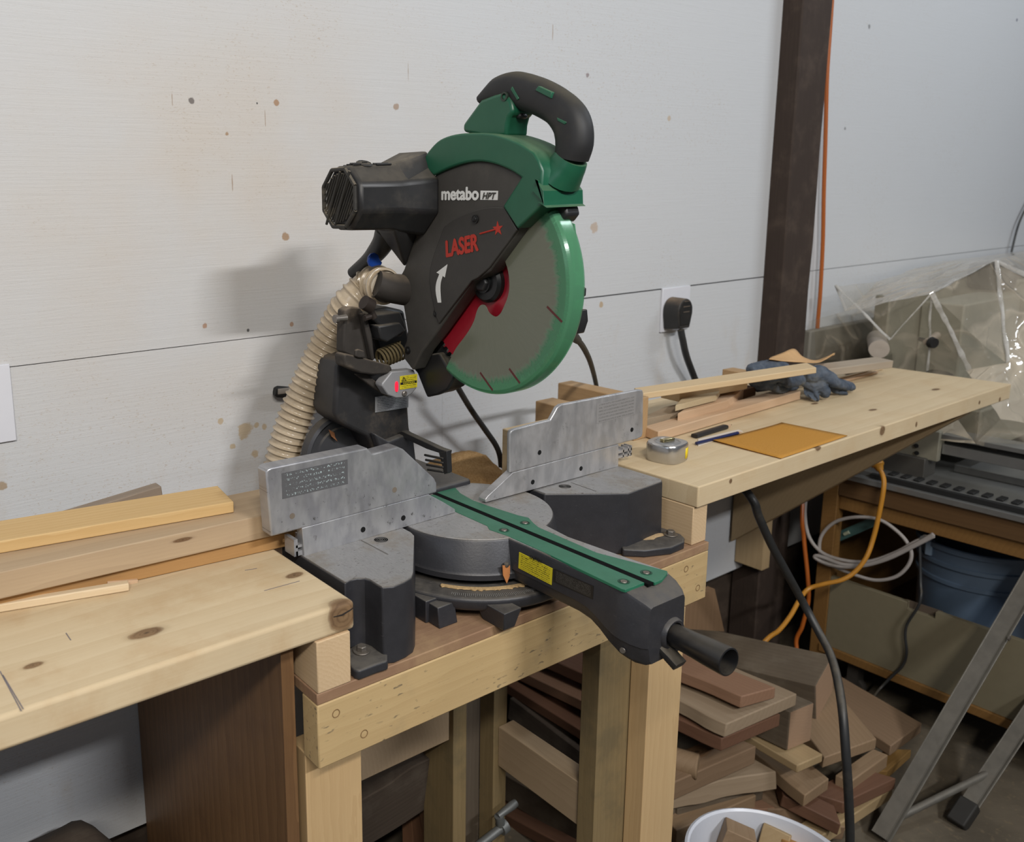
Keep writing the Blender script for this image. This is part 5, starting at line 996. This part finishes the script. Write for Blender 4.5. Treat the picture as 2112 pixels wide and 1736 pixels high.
a = l1a.lerp(l1b, .035); b = oy(2046, 1590, .69); bm = B(); tube(bm, [a, b], .0085, 14); obj('brace', bm, ALG, ld)
p = ox(2070, 1312, 2.33); p = oy(2068, 1312, .722); bm = B(); lathe(bm, [(.006, 0), (.006, .003), (.003, .004), (0, .004)], p+V(0, -.012, 0), (0, -1, 0), 14); obj('rivet', bm, SCREW, ra)

# ================================================================ brace of the right worktop
BRC = wood('brace_stud', (0.42, 0.30, 0.165), (0.28, 0.185, 0.09), 91, 30, knots=[((.18, .03, .0), .006, (2, 1, 1)), ((.40, .05, .0), .007, (2, 1, 1))])
br = thing('shelf_bracket', 'wooden wall bracket with slanting brace under the right worktop', 'bracket', (2.35, 1.4, .30))
wp = oy(1520.3, 1172.3, 1.408); xl = wp.x
part(br, 'wall_stud', (xl, 1.330, .275), (xl+.040, 1.4185, .881), wood('bracket_stud', (0.44, 0.32, 0.18), (0.30, 0.20, 0.10), 92, 30, axis='Z'))
P0, P1 = ox(1507, 1117, xl-.0415), ox(1512, 1033, xl-.0415)
lowf = ox(1600, 1064, xl-.0415); 
# brace plate runs from the wall stud forward and up under the worktop
q = [ox(1507, 1117, xl-.04), ox(1512.5, 1033, xl-.04)]
far_lo = ox(1770, 942, xl-.04)
bm = B(); L = V(0, 0, 0)
a0 = q[0]; a1 = q[1]
pts = [V(xl-.0402, a0.y, a0.z), V(xl-.0402, a1.y, min(a1.z, .8805)), V(xl-.0402, a1.y-.02, .8810), V(xl-.0402, .84, .8810), V(xl-.0402, .84, .868)]
bm = B(); prism(bm, pts, (.038, 0, 0)); obj('brace', bm, BRC, br, .0015)

# ================================================================ machine stand right
X0 = 2.52; KY = X0/2.72
SWD = wood('amber_stand_ply', (0.22, 0.115, 0.035), (0.13, 0.06, 0.018), 93, 26, rough=.55); SDK = wood('brown_stand_rail', (0.125, 0.068, 0.028), (0.075, 0.038, 0.016), 94, 26, axis='Y', rough=.55)
st = thing('machine_stand', 'open wooden stand with cream front panel under the router', 'stand', (X0+.5, .8, FLOOR))
ztop = ox(1760, 990, X0).z; 
part(st, 'leg', (X0, 1.285*KY, FLOOR+.05), (X0+.04, 1.33*KY, ztop), SWD, .002); part(st, 'leg', (X0+.80, 1.285*KY, FLOOR+.05), (X0+.84, 1.33*KY, ztop), SWD, .002)
part(st, 'top_rail', (X0, .25, ztop-.055), (X0+.04, 1.285*KY, ztop), SDK, .002, 'brown top rail'); part(st, 'top_rail', (X0+.012, .25, ztop-.100), (X0+.05, 1.285*KY, ztop-.055), SWD, .002)
part(st, 'deck', (X0+.04, .25, ztop-.03), (X0+.86, 1.36*KY, ztop), SDK)
part(st, 'back_panel', (X0+.05, 1.335*KY, FLOOR+.05), (X0+.86, 1.345*KY, ztop-.03), SWD)
part(st, 'side_panel', (X0+.84, .25, FLOOR+.05), (X0+.915, 1.335*KY, ztop-.03), SDK)
pz1 = ox(1692, 1182, X0).z; pz0 = ox(1682, 1322, X0).z
CREAM = plain('cream_board', (0.18, 0.155, 0.10), .55, 0, .3, .08)
bm = B(); ny0, ny1 = ox(1931, 1240, X0).y, ox(1872, 1220, X0).y; pe0, pe1 = .25, 1.285*KY
zz = pz1; nd = .020
bm = B(); prism(bm, [V(X0+.004, pe1, pz0), V(X0+.004, pe1, zz), V(X0+.004, ny1, zz), V(X0+.004, ny1, zz-nd), V(X0+.004, ny0, zz-nd), V(X0+.004, ny0, zz), V(X0+.004, pe0, zz), V(X0+.004, pe0, pz0)], (.016, 0, 0)); fp_ = obj('front_panel', bm, CREAM, st, .001, label='cream front panel with a notch')
bm = B(); bxa(bm, (X0+.0201, ny0-.01, zz-nd-.01), (X0+.024, ny1+.01, zz)); obj('slot_backing', bm, plain('dim_brown_slot', (.09, .065, .045), .7), st)
part(st, 'bottom_rail', (X0-.004, .25, pz0-.025), (X0+.04, 1.30*KY, pz0), SWD, .002); part(st, 'shelf', (X0+.02, .25, pz0), (X0+.84, 1.335*KY, pz0+.012), SDK)
for y in (1.21*KY, .5):
    bm = B(); lathe(bm, [(.010, -.012), (.030, -.012), (.032, -.008), (.032, .008), (.030, .012), (.010, .012)], V(X0+.06, y, FLOOR+.032), (1, 0, 0), 28); bxa(bm, (X0+.04, y-.015, FLOOR+.03), (X0+.08, y+.015, pz0-.02)); obj('caster', bm, plain('grey_caster', (.05, .045, .04), .5), st)
# blue bucket, white hose coil, toolbox, wire inside
bb = thing('bucket', 'blue plastic bucket with ribs standing inside the machine stand', 'bucket', (3.0*KY, .985*KY, pz0+.012))
bc = V(2.985*KY, .985*KY, pz0+.0125); bm = B(); pr = [(0, 0), (.125, 0), (.130, .004), (.139, .25), (.146, .252), (.146, .262), (.141, .264), (.142, .30), (.150, .302), (.150, .312), (.144, .314), (.145, .345), (.153, .347), (.153, .360), (.147, .362), (.142, .358), (.128, .01), (0, .008)]
lathe(bm, pr, bc, (0, 0, 1), 56); obj('bucket_shell', bm, plain('blue_grey_bucket', (0.080, 0.115, 0.165), .4, 0, .5, .06), bb)
hp_ = ox(1918, 1128, 2.85*KY); bm = B(); box(bm, hp_, (.02, .018, .045)); obj('handle_lug', bm, plain('pale_lug', (.20, .27, .36), .4), bb, .003)
lb0 = ox(1945, 1225, 2.845); A_ = ox(1932, 1262, 2.842); bm = B()
ca = math.atan2(A_.y-bc.y, A_.x-bc.x); rr_ = .1385
bm = B(); g0 = [[V(bc.x+(rr_+.001)*math.cos(ca+k*.09), bc.y+(rr_+.001)*math.sin(ca+k*.09), bc.z+zz_) for k in range(8)] for zz_ in (.175, .225)]
ringloft(bm, g0, False, False); o = obj('bucket_label', bm, plain('grey_label_print', (0.085, 0.12, 0.16), .5, 0, .3, .4, nscale=300), bb)
hc = thing('cable_coil', 'coil of white cable hanging on the machine stand', 'cable coil', tuple(ox(1770, 1150, X0)))
def loopx(L, X): return [ox(u, v, X) for u, v in L]
bm = B()
c1 = [(1700, 1160), (1690, 1130), (1697, 1100), (1725, 1075), (1770, 1066), (1815, 1072), (1850, 1095), (1872, 1120), (1880, 1145), (1870, 1170), (1845, 1190), (1805, 1196), (1760, 1184), (1720, 1168)]
tube(bm, crs(loopx(c1, X0-.010), 6, True)+[], .0048, 8)
c2 = [(1664, 1010), (1660, 1060), (1668, 1105), (1690, 1135), (1720, 1150), (1760, 1158), (1800, 1156), (1850, 1138), (1890, 1116), (1925, 1103)]
tube(bm, crs(loopx(c2, X0-.018), 6), .0050, 8)
c3 = [(1925, 1105), (1880, 1128), (1830, 1152), (1780, 1166), (1735, 1168), (1700, 1160), (1682, 1150), (1684, 1146), (1700, 1150), (1740, 1164), (1790, 1164), (1840, 1146), (1895, 1119), (1925, 1102)]
tube(bm, crs(loopx(c3, X0-.026), 6), .0058, 8); obj('coiled_cable', bm, plain('white_cable', (0.36, 0.33, 0.31), .45), hc)
bm = B(); lathe(bm, [(.002, -.004), (.008, -.004), (.008, .012), (.002, .012)], ox(1905, 1110, X0-.02), (1, 0, 0), 12); obj('cable_hook', bm, CST, hc)
tb = thing('spirit_level', 'teal spirit level leaning inside the machine stand', 'level', tuple(ox(1750, 1110, X0+.06)))
a, b = ox(1705, 1128, X0+.05), ox(1805, 1085, X0+.05); bm = B(); d = b-a; prism(bm, [a, b, b+V(0, 0, .035), a+V(0, 0, .035)], (.02, 0, 0)); obj('level_body', bm, plain('dull_teal', (0.045, 0.10, 0.095), .5), tb, .002)
bm = B(); p = a.lerp(b, .42)+V(-.002, 0, .0175); tube(bm, [p-d*.05, p+d*.05], .005, 10); obj('bubble_vial', bm, plain('pale_vial', (.35, .38, .28), .2), tb)
w_ = [(1897, 1120, X0+.03), (1899, 1200, X0+.012), (1900, 1228, X0-.006), (1893, 1252, X0-.012), (1872, 1285, X0-.014), (1867, 1310, X0-.014), (1870, 1345, X0-.014), (1862, 1372, X0-.018), (1838, 1396, X0-.03), (1815, 1420, X0-.05), (1800, 1440, X0-.09)]
bm = B(); tube(bm, crs([ox(*q) for q in w_], 6), .0036, 8); o = obj('thin_wire', bm, CABLE); tag(o, 'thin black wire hanging over the cream panel of the stand', 'wire')

# router table on the stand
MG = plain('olive_grey_machine_paint', (0.23, 0.215, 0.165), .5, .1, .4, .12); ALX = plain('aluminium_extrusion', (0.30, 0.30, 0.29), .35, .7, .5, .15); DRK = plain('dark_groove', (0.010, 0.010, 0.010), .6)
cn = thing('cnc_router', 'grey router machine with aluminium rails on the wooden stand', 'machine', (X0+.4, .8, ztop))
def cpart(name, lo, hi, mat, bevel=.0015): return part(cn, name, lo, hi, mat, bevel)
cpart('bed_rail', (X0-.012, .25, ztop), (X0+.02, 1.265*KY, ztop+.016), ALX); cpart('rail_gasket', (X0+.004, .25, ztop+.016), (X0+.02, 1.20*KY, ztop+.030), DRK)
cpart('bed', (X0+.02, .25, ztop), (X0+.84, 1.30*KY, ztop+.030), ALX)
for k in range(24): y = 1.06-k*.032; cpart('rack_tooth', (X0+.026, y, ztop+.0302), (X0+.060, y+.016, ztop+.036), DRK)
cpart('slide_block', (X0+.07, 1.085*KY, ztop+.030), (X0+.14, 1.225*KY, ztop+.085), plain('dim_grey_metal', (.10, .095, .085), .45, .5))
cpart('gantry_plate', (X0+.085, 1.06*KY, ztop+.080), (X0+.105, 1.27*KY, ztop+.165), MG, .003)
for (u, v) in ((1829, 920), (1890, 919), (1891, 934)):
    p = ox(u, v, X0+.084); bm = B(); lathe(bm, [(.006, 0), (.006, .002), (0, .002)], p, (-1, 0, 0), 14); obj('plate_bolt', bm, DRK, cn)
cpart('gantry_beam', (X0+.105, .25, ztop+.100), (X0+.17, 1.06*KY, ztop+.128), ALX); cpart('gantry_beam', (X0+.115, .25, ztop+.128), (X0+.17, 1.06*KY, ztop+.145), DRK); cpart('gantry_beam', (X0+.095, .25, ztop+.145), (X0+.17, 1.06*KY, ztop+.158), ALX)
cpart('bed_channel', (X0+.20, .25, ztop+.030), (X0+.215, 1.06*KY, ztop+.05), ALX)
# machine body under the plastic
wm = thing('wrapped_machine', 'olive grey machine housing wrapped in clear plastic', 'machine', (3.2, 1.2, ztop))
def wpart(name, lo, hi, mat, bevel=.006): return part(wm, name, lo, hi, mat, bevel)
bx0 = oy(1838, 610, 1.22)
wpart('housing', (bx0.x, 1.22, .78), (bx0.x+.42, 1.265, bx0.z), MG); rp = oy(1664, 668, 1.40); wpart('rear_panel', (rp.x, 1.385, .70), (rp.x+.62, 1.41, rp.z-.02), plain('dim_grey_panel', (.17, .155, .125), .6)); wpart('housing_front', (bx0.x+.20, 1.10, .80), (bx0.x+.62, 1.22, 1.055), plain('grey_green_machine_paint', (0.30, 0.29, 0.235), .5, .1, .4, .1))
wpart('column', (bx0.x+.62, 1.05, .72), (bx0.x+1.10, 1.38, 1.10), MG); wpart('motor_cap', (bx0.x+.60, 1.12, 1.06), (bx0.x+.80, 1.26, 1.15), DRK, .02)
wpart('base_block', (bx0.x-.02, .95, .66), (bx0.x+1.0, 1.36, .79), MG); wpart('tray', (bx0.x+.35, .70, .66), (bx0.x+1.2, .95, .74), wood('brown_tray_board', (.25, .17, .10), (.17, .11, .06), 95, 25))
a = oy(1813, 720, 1.15); bm = B(); lathe(bm, [(.003, 0), (.012, -.001), (.0255, 0), (.0255, .20)], a, (1, .5, 0), 28); obj('roller', bm, plain('pale_roller', (.36, .31, .26), .6), wm)
a = oy(1928, 708, 1.06); bm = B(); lathe(bm, [(0, 0), (.014, 0), (.016, .012), (.006, .016), (.006, .05)], a, (.4, 1, .1), 18); obj('knob', bm, DRK, wm); bm = B(); tube(bm, [a+V(.0, .02, 0), a+V(.06, .02, .015)], .010, 12); obj('knob_arm', bm, plain('pale_arm', (.36, .30, .24), .6), wm)
wpart('dark_roller', (bx0.x+.06, 1.10, .80), (bx0.x+.20, 1.18, .85), DRK, .02)
# plastic sheet
s_ = NT('clear_plastic_film'); m0 = s_.map(); n = s_.noise(m0, 4.5, 1.5, .4, .8); n2 = s_.noise(m0, 12, 2, .5, .6)
rdg = lambda x, w: s_.rng(s_.math('ABSOLUTE', s_.math('SUBTRACT', x, .5)), 0, w, 1, 0, False)
s_.bump(s_.math('ADD', s_.math('ADD', s_.math('MULTIPLY', rdg(n, .09), .5), s_.math('MULTIPLY', rdg(n2, .05), .12)), s_.math('MULTIPLY', n, .5)), .5, .02)
s_.done(s_.mix(s_.rng(n, .3, .7), (0.44, 0.375, 0.28), (0.54, 0.47, 0.37)), .07, 0, 1.0); tr = s_.n('ShaderNodeBsdfTransparent'); tr.inputs[0].default_value = (.97, .96, .93, 1); mx = s_.n('ShaderNodeMixShader')
dst = s_.rng(s_.up(), .35, .8, 0, .66)
s_.l(s_.math('SUBTRACT', s_.math('SUBTRACT', .84, s_.math('MULTIPLY', rdg(n, .035), .3)), dst), mx.inputs[0]); s_.l(s_.b.outputs[0], mx.inputs[1]); s_.l(tr.outputs[0], mx.inputs[2]); s_.l(mx.outputs[0], s_.t.nodes['Material Output'].inputs[0]); FILM = s_.m
Q = dict(A=(1917, 606, 1.06), Bq=(2052, 538, 1.04), C=(2150, 590, .95), D=(1812, 580, 1.385), E=(1930, 541, 1.395), F=(2045, 526, 1.40), G=(2150, 512, 1.40), L=(1722, 590, 1.33), L2=(1742, 642, 1.30), L3=(1770, 700, 1.27), N1=(1832, 702, 1.14), N2=(1908, 765, 1.10), N3=(1992, 762, 1.0), N4=(2075, 748, .92), N5=(2150, 750, .86), O1=(1850, 790, 1.14), O2=(1950, 830, 1.04), O3=(2060, 862, .86), O4=(2150, 880, .80), R1=(1900, 905, 1.03), R2=(2010, 915, .90), R3=(2150, 960, .78), W1=(1668, 662, 1.40), W2=(1672, 740, 1.40), W3=(1745, 745, 1.29))
VQ = {k: oy(*v) for k, v in Q.items()}
bm = B(); vv = {k: bm.verts.new(p) for k, p in VQ.items()}
for t in 'A Bq E|A E D|Bq F E|Bq C G|Bq G F|A D L2|D L L2|A L2 N1|L2 L3 N1|A N1 N2|A N2 N3|A N3 N4|A N4 Bq|Bq N4 C|C N4 N5|L3 W3 N1|N1 W3 O1|N1 O1 N2|O1 O2 N2|N2 O2 N3|O2 O3 N3|N3 O3 N4|O3 O4 N4|N4 O4 N5|O1 R1 O2|R1 R2 O2|O2 R2 O3|R2 R3 O3|O3 R3 O4|L2 W1 W2|L2 W2 L3|L3 W2 W3'.split('|'): bm.faces.new([vv[k] for k in t.split()])
bmesh.ops.subdivide_edges(bm, edges=bm.edges[:], cuts=7, use_grid_fill=True)
for v in bm.verts:
    p = v.co; s1 = noise.noise_vector(p*7.0)*.005+noise.noise_vector(p*19+V(3, 1, 2))*.003; v.co = p+s1
o = obj('plastic_sheet', bm, FILM, ang=24); tag(o, 'clear crinkled plastic sheet draped over the machine at the right', 'plastic sheet')
s_ = NT('folded_plastic_edge'); s_.done((0.62, 0.60, 0.56), .06, 0, 1.0); tr = s_.n('ShaderNodeBsdfTransparent'); mx = s_.n('ShaderNodeMixShader'); s_.l(s_.rng(s_.noise(s_.map(), 22, 3), .35, .65, .2, .75), mx.inputs[0]); s_.l(s_.b.outputs[0], mx.inputs[1]); s_.l(tr.outputs[0], mx.inputs[2]); s_.l(mx.outputs[0], s_.t.nodes['Material Output'].inputs[0]); FOLD = s_.m
for a, b, w in (('A', 'Bq', .010), ('A', 'N1', .008), ('A', 'N2', .006), ('A', 'N3', .011), ('L', 'N1', .006), ('Bq', 'C', .011), ('Bq', 'N4', .010), ('L', 'L2', .006)):
    pa, pb = VQ[a], VQ[b]; q = [pa.lerp(pb, k/24) for k in range(25)]; q = [p+noise.noise_vector(p*11)*.006+V(-.004, -.006, .004) for p in q]
    bm = B(); sweep(bm, q, [.0016]*25, [w*.55*(1+.5*noise.noise(p*31)) for p in q], V(.5, -.6, .5), 8, 2); obj('plastic_fold', bm, FOLD, o)
bm = B(); prism(bm, [V(2.405, .842, .8815), V(2.405, .842, .872), V(2.405, 1.098, .76), V(2.405, 1.098, .8815)], (.038, 0, 0)); o = obj('shelf_bracket', bm, BRC, bevel=.0015); tag(o, 'slanting wooden brace under the far right end of the right worktop', 'bracket')
